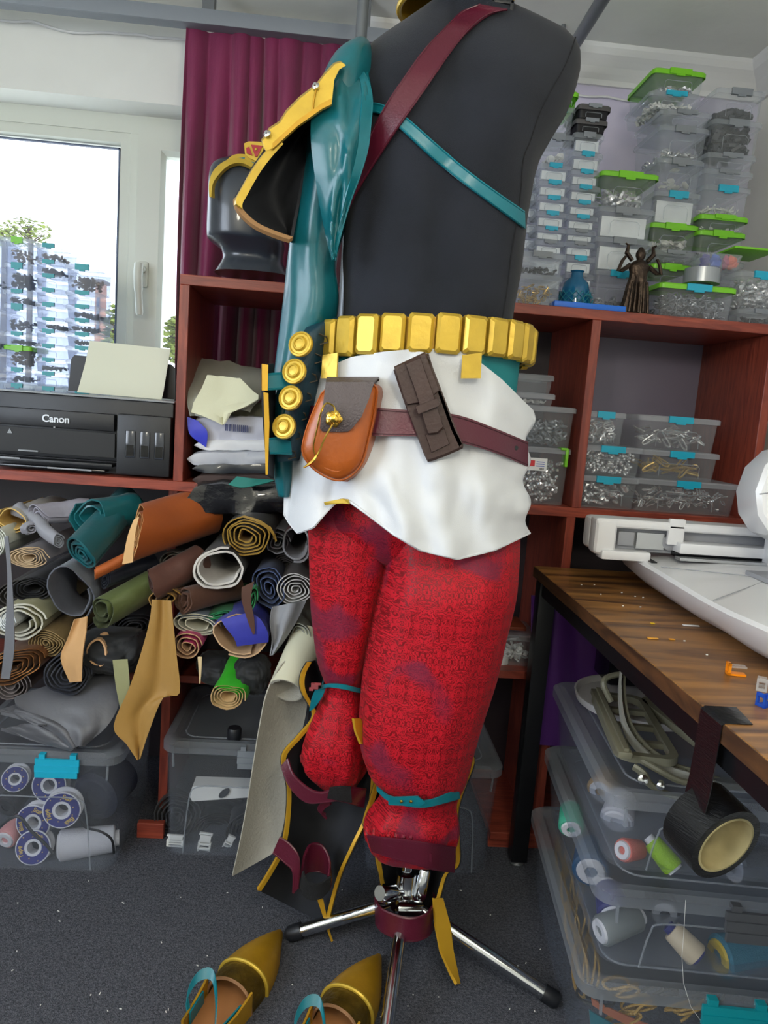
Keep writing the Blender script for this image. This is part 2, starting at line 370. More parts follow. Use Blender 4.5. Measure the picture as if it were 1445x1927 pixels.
# ================================================================== DRESS FORM
YM = 1.38
def px2m(y=YM): return y/F*1.0
BX = .149
SEC = []   # z, half width, half depth, exponent
for py, hp, b, n in ((600, 158, .108, 2.3), (560, 161, .110, 2.3), (500, 168, .116, 2.3), (400, 170, .124, 2.4), (330, 176, .130, 2.4), (290, 184, .130, 2.4), (240, 208, .126, 2.3), (200, 229, .120, 2.3),
                     (150, 244, .106, 2.3), (105, 252, .088, 2.2), (75, 250, .072, 2.2), (52, 240, .060, 2.2), (36, 220, .054, 2.1), (22, 180, .052, 2.), (10, 115, .054, 2.), (-8, 78, .060, 2.), (-40, 72, .058, 2.), (-60, 68, .056, 2.)):
    cxp = 805+.065*(600-py); p = PY(cxp, py, YM); dd = (p-V((0, 0, EYE))).dot(cf)
    SEC.append((p.z, hp/F*dd, b, n))
SEC = [(.93, .15, .10, 2.2), (.98, .172, .125, 2.2), (1.10, .168, .12, 2.2), (1.20, .156, .108, 2.2)]+SEC
LSC = [(1.50, 1.), (1.58, .97), (1.66, .80), (1.71, .58), (1.745, .40), (1.77, .30), (1.80, .27), (1.82, .31), (1.835, .42), (1.85, .7), (1.87, 1.)]
def sec(z):
    return tuple(tab([(q[0], q[k]) for q in SEC], z) for k in (1, 2, 3))
def sp(z, t, off=0):
    a, b, n = sec(z); c, s_ = cos(t), sin(t)
    if c < 0: a *= tab(LSC, z)
    x = (a+off)*math.copysign(abs(c)**(2/n), c); y = (b+off)*math.copysign(abs(s_)**(2/n), s_)
    if s_ < 0 and z > 1.2:   # spine groove and shoulder blades on the near (back) side
        u = x/a; k = math.exp(-((z-1.60)/.11)**2)
        y += .010*math.exp(-(u/.10)**2)*min(1, (z-1.2)/.1)*(1 if z < 1.76 else .2)
        y -= .011*k*(math.exp(-((u-.48)/.22)**2)+math.exp(-((u+.48)/.22)**2))
    return V((BX+x, YM+y, z))
def onbody(px, py, off=0.):
    y = YM-.11
    for _ in range(8):
        p = PY(px, py, y); a, b, n = sec(p.z); a *= tab(LSC, p.z) if p.x < BX else 1.; u = max(-.999, min(.999, (p.x-BX)/(a+off))); y = YM-(b+off)*(1-abs(u)**n)**(1/n)
        k = math.exp(-((p.z-1.60)/.11)**2)
        y += .010*math.exp(-(u/.10)**2)*(1 if p.z < 1.76 else .2)-.011*k*(math.exp(-((u-.48)/.22)**2)+math.exp(-((u+.48)/.22)**2))
    return PY(px, py, y)
df = thing('dress_form', (.195, YM, 0), 'black cloth male dress form on a chrome tripod stand, seen from behind', 'dress form')
zs = [.93]+[lerp(.94, 1.84, i/60) for i in range(61)]+[1.86, 1.885]
MB().loft([[sp(z, 2*pi*k/64) for k in range(64)] for z in zs]).build('torso', m_form, df, ang=70)
MB().loft([[sp(1.885, 2*pi*k/32, o)+V((0, 0, dz)) for k in range(32)] for o, dz in ((.004, 0), (.004, .012), (-.01, .02))]).build('neck_cap', M('neck_cap_wood', (70, 52, 38), .4), df)
# seams: side panel seam and armhole seam
m_seam = M('seam_thread', (18, 19, 24), .9)
for L_ in ([(1083, 70), (1065, 120), (1040, 165), (1015, 215), (998, 265), (985, 300), (980, 360), (972, 420), (962, 480), (955, 540), (945, 600)],):
    MB().tube([onbody(x, y, .0006) for x, y in [tuple(q)[:2] for q in cat([V((a, b, 0)) for a, b in L_], 5)]], .0012, 5).build('seam', m_seam, df)
# stand
PB = V((.197, YM, 0))
MB().tube([PB+V((0, 0, .10)), PB+V((0, 0, .98))], .0125, 14).build('stand_pole', m_chrome, df)
MB().lathe([(.016, .095), (.03, .10), (.03, .13), (.022, .14), (.022, .175), (.014, .18)], 16, MX.Translation(PB)).build('stand_hub', m_chrome, df)
k = MB(); k.lathe([(.014, -.045), (.017, -.04), (.017, -.006), (.008, 0), (.008, .03)], 12, frame(PB+V((-.025, -.03, .15)), (.6, .5, -.3))); k.build('clamp_knob', m_chrome, df)
k = MB(); k.lathe([(.015, -.025), (.016, -.02), (.016, .02), (.015, .025)], 12, frame(PB+V((.005, -.045, .125)), (1, .1, -.1))); k.build('clamp_knob', m_chrome, df)
k = MB(); k.lathe([(.012, -.025), (.013, -.02), (.013, .03), (.011, .034)], 12, frame(PB+V((.032, -.012, .155)), (.15, .2, 1))); k.build('clamp_knob', m_chrome, df)
feet = [PZ(556, 1754, .016), PZ(1035, 1875, .014), PZ(718, 2010, .014)]
for q in feet:
    a = PB+V((0, 0, .115)); dr = (q-a).normalized(); dh = V((dr.x, dr.y, 0)).normalized()
    l = MB().tube([a+dr*.012, q], .013, 12).build('stand_leg', m_chrome, df)
    MB().tube([q-dr*.014, q+dr*.012, q+dr*.018], [.0165, .0165, .012], 12).build('rubber_foot', m_black, l)

# ------------------------------------------------------------------ helpers for garments
def pxcat(L_, n=5): return [(q.x, q.y) for q in cat([V((a, b, 0)) for a, b in L_], n)]
def edges(rows, n=4):   # rows of (pxL, pyL, pxR, pyR, y)
    return list(zip(*[[tuple(q)[:3] for q in cat([V((r[i], r[i+1], r[4])) for r in rows], n)] for i in (0, 2)]))
def pixtube(rows, n=40, fold=None, sub=4, cap=True, ex=2.2):
    # rows: (pxL, pxR, py, ycentre, halfdepth)
    A = cat([V((r[0], r[1], r[2])) for r in rows], sub); B = cat([V((r[3], r[4], 0)) for r in rows], sub); rings = []
    for i, (q, h) in enumerate(zip(A, B)):
        dpx = .0376*(q.y-q.x)
        l = PY(q.x, q.z-dpx, h.x); r_ = PY(q.y, q.z+dpx, h.x); c = (l+r_)/2; ax = (r_-l)/2; ring = []
        for k_ in range(n):
            t = 2*pi*k_/n; cs, sn = cos(t), sin(t)
            u = math.copysign(abs(cs)**(2/ex), cs); v = math.copysign(abs(sn)**(2/ex), sn)
            f_ = 1+(fold(t, i/(len(A)-1)) if fold else 0)
            p = c+ax*u*f_+V((0, h.y*v*f_, 0)); ring.append(p)
        rings.append(ring)
    return MB().loft(rings, cap, cap)
def pixsheet(rows, nc=16, th=.004, sub=4, bulge=0., fold=None, mi2=None):
    # rows: (pxL, pyL, pxR, pyR, yL, yR); bulge: + away from the viewer in the middle
    A = cat([V((r[0], r[1], r[4])) for r in rows], sub); B = cat([V((r[2], r[3], r[5])) for r in rows], sub); G = []
    for i, (a, b) in enumerate(zip(A, B)):
        row = []
        for j in range(nc+1):
            u = j/nc; y = lerp(a.z, b.z, u)+bulge*4*u*(1-u)
            if fold: y += fold(u, i/(len(A)-1))
            row.append(PY(lerp(a.x, b.x, u), lerp(a.y, b.y, u), y))
        G.append(row)
    return MB().sheet(G, th, 0, mi2)

# ------------------------------------------------------------------ red trousers
def damask():
    m = M('red_damask', (150, 6, 24), .55, sheen=.04, spec=.3); nt = m.node_tree; L = nt.links.new; p = nt.nodes['Principled BSDF']; N = nt.nodes.new
    tc = N('ShaderNodeTexCoord'); sx = N('ShaderNodeSeparateXYZ'); L(tc.outputs['Object'], sx.inputs[0])
    def math_(op, a, b=None):
        q = N('ShaderNodeMath'); q.operation = op
        for i, w_ in enumerate((a, b)):
            if w_ is None: continue
            if hasattr(w_, 'links'): L(w_, q.inputs[i])
            else: q.inputs[i].default_value = w_
        return q.outputs[0]
    ad = math_('ADD', sx.outputs[0], math_('MULTIPLY', sx.outputs[1], .4))
    a = math_('PINGPONG', ad, .034); b = math_('PINGPONG', sx.outputs[2], .060)
    cb = N('ShaderNodeCombineXYZ'); L(a, cb.inputs[0]); L(b, cb.inputs[2])
    n1 = N('ShaderNodeTexNoise'); n1.inputs['Scale'].default_value = 80; n1.inputs['Detail'].default_value = 1.; n1.inputs['Distortion'].default_value = 3.2; L(cb.outputs[0], n1.inputs[0])
    st = math_('ABSOLUTE', math_('SUBTRACT', n1.outputs[0], .5)); th = N('ShaderNodeMapRange'); th.inputs[1].default_value = .035; th.inputs[2].default_value = .075; L(st, th.inputs[0])
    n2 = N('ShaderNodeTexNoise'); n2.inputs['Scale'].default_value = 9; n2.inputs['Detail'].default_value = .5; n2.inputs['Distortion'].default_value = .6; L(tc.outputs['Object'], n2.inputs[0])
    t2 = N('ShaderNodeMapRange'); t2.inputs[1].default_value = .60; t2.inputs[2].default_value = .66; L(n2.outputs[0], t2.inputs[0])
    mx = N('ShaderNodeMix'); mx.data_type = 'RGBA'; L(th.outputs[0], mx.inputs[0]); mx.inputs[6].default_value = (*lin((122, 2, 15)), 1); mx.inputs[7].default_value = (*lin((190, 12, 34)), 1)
    m2 = N('ShaderNodeMix'); m2.data_type = 'RGBA'; L(math_('MULTIPLY', t2.outputs[0], .75), m2.inputs[0]); L(mx.outputs[2], m2.inputs[6]); m2.inputs[7].default_value = (*lin((112, 30, 58)), 1)  # purplish light-and-shade patches mixed into the cloth colour
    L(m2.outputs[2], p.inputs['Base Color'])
    rg = N('ShaderNodeMapRange'); rg.inputs[3].default_value = .45; rg.inputs[4].default_value = .65; L(th.outputs[0], rg.inputs[0]); L(rg.outputs[0], p.inputs['Roughness'])
    bp = N('ShaderNodeBump'); bp.inputs['Strength'].default_value = .25; bp.inputs['Distance'].default_value = .001; L(th.outputs[0], bp.inputs['Height']); L(bp.outputs[0], p.inputs['Normal'])
    return m
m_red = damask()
tr = thing('trousers', (.15, YM, .25), 'red damask harem trousers hanging from the dress form', 'trousers')
def fl(a, k, ph):
    return lambda t, v: (a*(.55+.6*v)*sin(k*t+ph+1.5*sin(3*v))+.5*a*sin((k*2+1)*t-ph+4*v))*(1+1.1*math.exp(-((v-.86)/.09)**2))+.012*sin(11*t+3*ph)*math.exp(-((v-.88)/.07)**2)
R0 = [(585, 760, 930, 1.40, .10), (580, 748, 985, 1.40, .105), (580, 738, 1050, 1.40, .10), (582, 722, 1120, 1.405, .095), (588, 708, 1180, 1.41, .09), (597, 692, 1240, 1.41, .08), (612, 683, 1284, 1.415, .062), (610, 684, 1303, 1.415, .060),
      (590, 692, 1345, 1.415, .066), (572, 694, 1390, 1.41, .068), (566, 690, 1425, 1.41, .064), (574, 684, 1448, 1.41, .055), (604, 668, 1478, 1.41, .035)]
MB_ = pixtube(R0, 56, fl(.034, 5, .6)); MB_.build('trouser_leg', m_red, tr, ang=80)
R1 = [(640, 968, 930, 1.39, .10), (690, 972, 985, 1.38, .115), (716, 970, 1050, 1.365, .122), (712, 964, 1110, 1.35, .122), (700, 948, 1180, 1.345, .112), (686, 930, 1260, 1.34, .104), (678, 905, 1340, 1.335, .098), (677, 888, 1400, 1.335, .092),
      (688, 876, 1450, 1.335, .082), (716, 860, 1490, 1.335, .062), (714, 858, 1512, 1.335, .060), (697, 862, 1538, 1.335, .068), (690, 860, 1562, 1.335, .066), (690, 852, 1588, 1.335, .060), (698, 842, 1606, 1.335, .050)]
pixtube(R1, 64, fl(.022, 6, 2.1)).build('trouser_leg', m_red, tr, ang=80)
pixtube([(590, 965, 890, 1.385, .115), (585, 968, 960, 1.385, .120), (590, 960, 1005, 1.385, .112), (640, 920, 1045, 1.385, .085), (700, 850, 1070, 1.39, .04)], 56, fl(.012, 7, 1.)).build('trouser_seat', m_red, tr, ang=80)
# elastic gathers at the cuffs
for (c0, nm) in (((R0[-2], R0[-3]), 0), ((R1[-2], R1[-3]), 1)):
    g = MB(); a, b = c0
    for k_ in range(13):
        u = k_/12; x0 = lerp(a[0], a[1], u); x1 = lerp(b[0], b[1], u); y_ = a[3]-a[4]*sqrt(max(0, 1-(2*u-1)**2))-.001
        g.tube([PY(x1, b[2]+(.075*(x1-(b[0]+b[1])/2)), y_+.004), PY((x0+x1)/2, (a[2]+b[2])/2+.075*(x0-(a[0]+a[1])/2), y_-.002), PY(x0, a[2]+.075*(x0-(a[0]+a[1])/2), y_+.002)], [.003, .0055, .003], 6)
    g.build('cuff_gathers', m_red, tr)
# teal straps below the knees
def garter(label, U, Lw, y0, b, cxp, hp, buckle):
    t = thing('knee_strap', PY(U[0][0], Lw[0][1], y0), label, 'strap', 'teal knee straps')
    A, B = [], []
    for (ux, uy), (lx, ly) in zip(pxcat(U), pxcat(Lw)):
        f_ = lambda x: y0-b*sqrt(max(0, 1-min(1, abs((x-cxp)/hp))**2))-.004
        A.append(PY(ux, uy, f_(ux))); B.append(PY(lx, ly, f_(lx)))
    n = len(A)
    for i in range(1, 12):   # round the far side
        s_ = i/12; x = lerp(A[n-1].x, A[0].x, s_); y = y0+(b+.004)*sqrt(max(0, 1-(2*s_-1)**2)); z = lerp(A[n-1].z, A[0].z, s_); z2 = lerp(B[n-1].z, B[0].z, s_)
        A.append(V((x, y, z))); B.append(V((x, y, z2)))
    MB().strip(A, B, .003, closed=True).build('strap', m_teals, t)
    if buckle:
        (bx, by), yy = buckle, y0-b-.008
        MB().poly([PY(bx-35, by-8, yy+.003), PY(bx+22, by-10, yy), PY(bx+37, by+2, yy), PY(bx+24, by+9, yy), PY(bx-34, by+6, yy+.003)], (0, .003, 0)).build('strap_end', m_teals, t)
        for dx in (-10, 8): MB().lathe([(.003, 0), (.0028, .0016), (.001, .0025)], 10, frame(PY(bx+dx, by-1, yy), (0, -1, 0))).build('rivet', m_goldb, t)
    return t
garter('narrow teal strap with rivets cinching the nearer trouser leg', [(710, 1480), (730, 1496), (765, 1504), (800, 1506), (830, 1498), (862, 1482)], [(710, 1488), (730, 1506), (765, 1517), (800, 1519), (832, 1512), (864, 1503)], 1.335, .086, 787, 86, (765, 1509))
garter('narrow teal strap tied round the farther trouser leg under the knee', [(606, 1290), (620, 1286), (648, 1288), (672, 1294), (685, 1296)], [(606, 1297), (620, 1293), (648, 1297), (672, 1303), (685, 1304)], 1.415, .082, 646, 46, None)
t_ = PY(610, 1290, 1.36)
tag(pixsheet([(592, 1300, 614, 1292, 1.375, 1.37), (586, 1315, 606, 1312, 1.38, 1.372), (582, 1338, 590, 1334, 1.39, 1.385)], 4, .003).build('strap_tail', m_teals), 'loose teal strap end beside the farther knee strap', 'strap')
c = MB(); p0 = PY(592, 1291, 1.36); c.box(p0, (.014, .008, .010)); c.box(p0+V((.006, -.004, .006)), (.012, .003, .004)); c.box(p0+V((-.006, -.003, -.005)), (.008, .006, .005))
tag(c.build('sewing_clip', clear('clip_red', (255, 190, 195), .35, .15, (230, 150, 155)), smooth=False), 'pink clear sewing clip on the farther knee strap', 'clip')

# ------------------------------------------------------------------ leg guards
m_rim = M('gold_rim', (208, 160, 40), .42, .35, var=.1)
def guard(label, rows, bulge, straps, extra=None):
    t = thing('leg_guard', PY(rows[-1][0], rows[-1][1], rows[-1][4]), label, 'leg guard', 'gold edged leg guards')
    pixsheet(rows, 18, .006, 5, bulge).build('guard_shell', m_dark, t)
    for i in (0, 2):
        C = cat([V((r[i], r[i+1], r[4 if i == 0 else 5])) for r in rows], 5)
        A = [PY(q.x, q.y, q.z-.004) for q in C]; B = [PY(q.x+(7 if i == 0 else -7), q.y+1, q.z-.001) for q in C]
        MB().strip(A, B, .007).build('gold_edge', m_rim, t)
    return t
def band(t, U, Lw, ys, mat=None, th=.0045, nm='strap', n=6):
    A = [PY(q.x, q.y, q.z) for q in cat([V((a, b, y)) for (a, b), y in zip(U, ys)], n)]
    B = [PY(q.x, q.y, q.z) for q in cat([V((a, b, y)) for (a, b), y in zip(Lw, ys)], n)]
    o = MB().strip(A, B, th).build(nm, mat or m_maroon, t)
    for E_, sg in ((A, 1), (B, -1)):   # rolled, stitched edges
        e = MB().tube(E_, th*.62, 6).build('piping', mat or m_maroon, o)
    return o
g1 = guard('gold edged leg guard on the farther leg, straps hanging open', [(578, 1246, 604, 1240, 1.44, 1.47), (566, 1270, 640, 1290, 1.42, 1.46), (567, 1300, 664, 1352, 1.41, 1.43), (588, 1346, 700, 1392, 1.41, 1.42), (560, 1385, 706, 1440, 1.40, 1.42), (530, 1424, 704, 1490, 1.39, 1.41),
    (540, 1480, 692, 1540, 1.39, 1.41), (538, 1540, 668, 1590, 1.40, 1.40), (528, 1595, 645, 1640, 1.40, 1.40), (505, 1640, 630, 1690, 1.40, 1.40), (484, 1673, 618, 1740, 1.40, 1.40)], .07, None)
MB().sheet([[PY(x, y, 1.40) for x in (lerp(596, 626, k/3), )] + [PY(lerp(604, 622, k/3)+4, y+2, 1.402)] for k, y in enumerate((1690, 1720, 1750, 1774))], .005).build('guard_point', m_rim, g1)
band(g1, [(541, 1428), (552, 1458), (580, 1484), (606, 1492), (640, 1482), (688, 1486)], [(530, 1440), (545, 1478), (576, 1508), (612, 1508), (640, 1506), (684, 1518)], [1.375, 1.36, 1.35, 1.345, 1.35, 1.385])
band(g1, [(620, 1484), (640, 1481), (660, 1482)], [(616, 1500), (640, 1505), (662, 1509)], [1.344, 1.343, 1.346], M('black_velcro', (24, 25, 28), .95, bump=1, bs=700), .004, 'hook_patch')
band(g1, [(620, 1506), (604, 1514), (600, 1525), (612, 1532)], [(622, 1512), (610, 1520), (606, 1530), (614, 1540)], [1.36, 1.37, 1.38, 1.385])
band(g1, [(526, 1576), (548, 1592), (562, 1618), (560, 1672)], [(514, 1604), (536, 1622), (552, 1640), (552, 1680)], [1.37, 1.36, 1.35, 1.35])
band(g1, [(572, 1612), (584, 1590), (606, 1592), (620, 1620), (618, 1650)], [(566, 1650), (580, 1640), (602, 1640), (622, 1650), (620, 1672)], [1.36, 1.39, 1.40, 1.38, 1.35])
band(g1, [(570, 1640), (578, 1660), (600, 1664), (622, 1650)], [(566, 1670), (576, 1688), (600, 1690), (620, 1672)], [1.35, 1.335, 1.33, 1.345], M('black_velcro', (24, 25, 28), .95))
g2 = guard('gold edged leg guard on the nearer leg, straps closed', [(706, 1470, 897, 1356, 1.40, 1.38), (698, 1500, 884, 1404, 1.38, 1.36), (684, 1545, 892, 1436, 1.36, 1.35), (690, 1565, 872, 1490, 1.36, 1.35), (700, 1590, 862, 1530, 1.36, 1.35), (706, 1610, 864, 1580, 1.37, 1.35), (712, 1640, 864, 1626, 1.37, 1.35),
    (716, 1660, 842, 1644, 1.38, 1.36), (722, 1690, 828, 1690, 1.38, 1.36), (728, 1710, 818, 1722, 1.38, 1.36)], .085, None)
MB().sheet([[PY(lerp(l, r_, u), y, 1.36+.02*u) for u in (0, .5, 1)] for l, r_, y in ()]or[[PY(lerp(l, r_, u), y, yy+.01*u) for u in (0, .5, 1)] for l, r_, y, yy in ((815, 832, 1690, 1.34), (818, 846, 1740, 1.32), (828, 852, 1790, 1.29), (846, 860, 1830, 1.27), (858, 864, 1852, 1.255))], .006).build('guard_point', m_rim, g2)
MB().sheet([[PY(lerp(l, r_, u), y, 1.30+.02*u) for u in (0, .5, 1)] for l, r_, y in ((664, 676, 1352), (668, 690, 1376), (678, 690, 1400))], .005).build('guard_flap', m_rim, g1)
b = band(g2, [(692, 1574), (725, 1578), (770, 1583), (815, 1590), (856, 1596)], [(700, 1600), (728, 1610), (770, 1622), (812, 1634), (854, 1640)], [1.285, 1.255, 1.243, 1.245, 1.295])
MB().strip([PY(728, 1592, 1.251), PY(770, 1598, 1.2395), PY(812, 1605, 1.241)], [PY(728, 1600, 1.251), PY(770, 1612, 1.2395), PY(812, 1622, 1.241)], .002).build('stitched_panel', m_maroon, b)
lo = [(706, 1690), (720, 1712), (765, 1728), (800, 1722), (817, 1700)]; lb = [(708, 1738), (722, 1754), (765, 1770), (800, 1764), (816, 1746)]
band(g2, lo, lb, [1.36, 1.32, 1.30, 1.31, 1.35])
band(g2, [(706, 1690), (725, 1672), (770, 1665), (812, 1672), (817, 1700)], [(708, 1730), (725, 1712), (770, 1705), (812, 1712), (817, 1740)], [1.36, 1.42, 1.44, 1.42, 1.35])

# ------------------------------------------------------------------ white sash and belts
TOP = [(585, 720), (620, 690), (660, 672), (720, 662), (800, 655), (870, 662), (905, 683), (945, 715), (985, 755), (1003, 772)]
BOT = [(530, 960), (545, 985), (560, 1003), (590, 992), (615, 962), (640, 938), (650, 938), (690, 967), (740, 1005), (790, 1035), (860, 1052), (930, 1035), (997, 1003)]
def ysash(px, py, off=0.):
    v = max(0, min(1, (py-680)/330)); s_ = (px-lerp(796, 766, v))/lerp(210, 236, v); s_ = max(-.985, min(.985, s_))
    return YM-lerp(.150, .182, v)*sqrt(1-s_*s_)-off
def sashmesh():
    G = []; NC, NR = 90, 40
    for i in range(NR+1):
        v = i/NR; front = []
        for j in range(NC+1):
            u = j/NC
            xt = lerp(586, 1003, u); xb = lerp(534, 997, u)
            px = lerp(xt, xb, v**.8)-12*sin(pi*v)*(1-u)**6+(7*sin(v*19)-9*sin(pi*v))*u**14
            py = lerp(tab(TOP, xt), tab(BOT, xb), v)
            fo = .0055*sin(u*34+3*sin(v*3))*(.3+v)+.004*sin(u*13-7*v+2*sin(5*v))+.010*math.exp(-((u-.30+.10*v)/.05)**2)*v-.008*math.exp(-((u-.12)/.07)**2)*v
            fo -= .007*math.exp(-((u-.86-.1*(v-.5))/.05)**2)*sin(pi*v)+.006*NZ.noise(V((u*5, v*4, 3)))
            fo += .009*sin(20*v-11*u)*max(0, u-.66)/.34-.010*abs(NZ.noise(V((u*7-v*3, v*5+u*4, 8))))
            fo -= .012*math.exp(-((v-.45-.16*u)/.05)**2)*0
            front.append(PY(px, py, ysash(px, py)-.004+fo))
        a, b = front[-1], front[0]; back = []
        for k_ in range(1, 14):
            s_ = k_/14; x = lerp(a.x, b.x, s_); y = lerp(a.y, b.y, s_)+.15*sqrt(1-(2*s_-1)**2); back.append(V((x, y, lerp(a.z, b.z, s_))))
        G.append(front+back+[front[0]])
    return MB().sheet(G, .0014)
sa = tag(sashmesh().build('sash', m_white, ang=80), 'white chiffon sash wrapped round the hips of the dress form', 'sash')
hem = []
for j in range(91):
    u = j/90; xb = lerp(534, 997, u); px = xb; py = tab(BOT, xb); hem.append(PY(px, py, ysash(px, py)-.005+.0045*sin(u*34+3*sin(3))*1.25+.010*math.exp(-((u-.2)/.05)**2)-.008*math.exp(-((u-.12)/.07)**2)))
ORG[sa] = V(sa.location)
MB().tube(hem, .0022, 5).build('hem', m_white, sa)
hb = thing('hip_belt', PY(790, 822, 1.2), 'plain maroon leather belt over the white sash', 'belt')
U = pxcat([(576, 764), (640, 763), (705, 767), (790, 774), (860, 781), (930, 806), (992, 832)]); Lw = pxcat([(574, 806), (640, 812), (705, 820), (790, 822), (860, 832), (930, 852), (992, 878)])
A = [PY(a, b, ysash(a, b, .0225)) for a, b in U]; B = [PY(a, b, ysash(a, b, .0225)) for a, b in Lw]
for i in range(1, 16):
    s_ = i/16; k0, k1 = A[len(U)-1], A[0]; y = lerp(k0.y, k1.y, s_)+.165*sqrt(1-(2*s_-1)**2); x = lerp(k0.x, k1.x, s_)
    A.append(V((x, y, lerp(k0.z, k1.z, s_)))); B.append(V((x, y, lerp(B[len(U)-1].z, B[0].z, s_))))
bl = MB().strip(A, B, .004, closed=True).build('belt_strap', m_maroon, hb)
m_stitch = M('dark_stitching', (58, 12, 26), .7)
for k_ in (.08, .92): MB().tube([lerp(a, b, k_)+V((0, -.0028, 0)) for a, b in zip(A[:len(U)], B[:len(U)])], .0009, 4).build('stitching', m_stitch, hb)
MB().lathe([(.004, 0), (.0042, .001), (.002, .0015)], 10, frame(PY(971, 843, ysash(971, 843, .026)), (.5, -1, 0))).build('punched_hole', m_blk2, hb)

# gold plate belt
gb = thing('plate_belt', (BX, YM, 1.1), 'gold plate belt with teal backing round the waist', 'belt')
GA, GB, GC = .190, .150, PY(796, 660, YM).x
def gbz(ph): return 1.212+.011*sin(ph)+.012*cos(ph)
NP = 27
pm = None
for i in range(NP):
    ph = 2*pi*(i+.5)/NP
    for _ in range(3): pass
    x, y = GC+GA*sin(ph), YM-GB*cos(ph); nx, ny = sin(ph)/GA, -cos(ph)/GB; l = math.hypot(nx, ny); nx /= l; ny /= l
    tx, ty = GA*cos(ph), GB*sin(ph); wd = math.hypot(tx, ty)*2*pi/NP*.93
    fr_ = MX(((-ny, nx, 0, x), (nx, ny, 0, y), (0, 0, 1, gbz(ph)), (0, 0, 0, 1))); h_ = .064+.002*sin(i*5)
    prof = [(wd/2, h_/2, -.003), (wd/2, h_/2, .009), (wd/2-.005, h_/2-.005, .015)]
    rg = []
    for a, b, o in prof:
        rg.append([fr_ @ V((sx*(a-cc*.004), o, sz*(b-(1-cc)*.004))) for sx, sz, cc in ((1, 1, 0), (1, 1, 1), (-1, 1, 1), (-1, 1, 0), (-1, -1, 0), (-1, -1, 1), (1, -1, 1), (1, -1, 0))])
    MB().loft(rg).build('gold_plate', m_gold, gb, False)
def ering(a, b, dz, n=72): return [V((GC+a*sin(2*pi*k/n), YM-b*cos(2*pi*k/n), gbz(2*pi*k/n)+dz)) for k in range(n)]
MB().strip(ering(GA-.006, GB-.006, .027), ering(GA-.006, GB-.006, -.028), .006, closed=True).build('belt_band', m_goldd, gb)
MB().strip(ering(GA-.014, GB-.014, -.012), ering(GA-.016, GB-.018, -.115), .004, closed=True).build('teal_waistband', M('teal_cloth', (10, 126, 132), .6, bump=.1, bs=400), gb)
for px, w_ in ((622, 14), (888, 18)):
    MB().strip([PY(px-w_, 668, 1.212 if px > 800 else 1.27), PY(px-w_-3, 712, 1.212 if px > 800 else 1.27)], [PY(px+w_, 664, 1.214 if px > 800 else 1.255), PY(px+w_-2, 712, 1.214 if px > 800 else 1.255)], .004).build('gold_tab', m_gold, gb, False)
MB().strip([PY(610, 945, 1.24), PY(645, 938, 1.225), PY(655, 940, 1.22)], [PY(612, 950, 1.24), PY(645, 947, 1.225), PY(658, 948, 1.22)], .003).build('gold_trim', m_gold, gb, False)

# tan pouch
tp = thing('leather_pouch', PY(640, 905, 1.18), 'tan leather pouch with grey flap and gold clasp on the hip belt', 'pouch')
m_tan = M('tan_leather', (168, 84, 26), .36, bump=.15, bs=120, var=.14, vs_=14, coat=.2)
m_flap = M('grey_brown_leather', (84, 74, 76), .42, bump=.5, bs=330, coat=.1)
ol = pxcat([(622, 722), (700, 722), (706, 760), (692, 830), (676, 878), (640, 903), (598, 888), (570, 856), (572, 820), (588, 775), (604, 740)], 4)
yp = 1.185
def shr(L_, k_, dx=0, dy=0):
    mx_ = sum(a for a, b in L_)/len(L_); my = sum(b for a, b in L_)/len(L_); return [(mx_+(a-mx_)*k_+dx, my+(b-my)*k_+dy) for a, b in L_]
rg = []
for k_, dy_, dx, dyy in ((.99, .052, 14, 2), (1.0, .048, 14, 2), (1., .010, 2, 0), (.97, .002, 0, 0), (.9, -.004, 0, 0), (.6, -.008, 0, 2)):
    rg.append([PY(a, b, yp+dy_) for a, b in shr(ol, k_, dx, dyy)])
MB().loft(rg).build('pouch_body', m_tan, tp, ang=60)
for d_, dx, r_ in ((.050, 15, .0022), (.006, 1, .0018)): MB().tube([PY(a+dx, b, yp+d_-.003) for a, b in shr(ol, 1.0, 0, 1)], r_, 5, True).build('edge_seam', m_tan, tp)
MB().tube([PY(a, b, yp-.004) for a, b in pxcat([(676, 790), (664, 840), (640, 885), (610, 880)])], .0016, 5).build('edge_seam', m_tan, tp)
fg = [[PY(lerp(l, r_, u), y+4*sin(pi*u)*e, yy) for u in [k/10 for k in range(11)]] for l, r_, y, yy, e in ((622, 712, 724, yp+.052, 0), (617, 714, 712, yp+.04, 0), (615, 712, 711, yp+.016, 0), (613, 704, 720, yp-.006, 0), (609, 694, 752, yp-.014, 0), (604, 680, 785, yp-.016, 0), (602, 662, 806, yp-.014, .5), (606, 655, 811, yp-.012, .2))]
MB().sheet(fg, .003).build('pouch_flap', m_flap, tp)
cl = MB(); c0 = PY(628, 788, yp-.021)
for k_ in range(5):
    a = 2*pi*k_/5; cl.lathe([(.004, -.002), (.0058, 0), (.004, .003), (.001, .004)], 8, frame(c0+V((.009*cos(a), 0, .009*sin(a))), (.5*cos(a), -1, .5*sin(a))))
cl.lathe([(.011, -.002), (.012, .001), (.007, .004), (.006, .008), (.002, .010)], 12, frame(c0, (0, -1, 0)))
cl.build('gold_clasp', m_goldb, tp)
MB().tube([PY(a, b, y) for a, b, y in [tuple(q) for q in cat([V(q) for q in ((630, 778, yp-.03), (628, 765, yp-.03), (614, 759, yp-.03), (604, 775, yp-.028), (596, 810, yp-.022), (590, 840, yp-.016), (594, 860, yp-.014))], 5)]], .0014, 6).build('cord', m_goldb, tp)
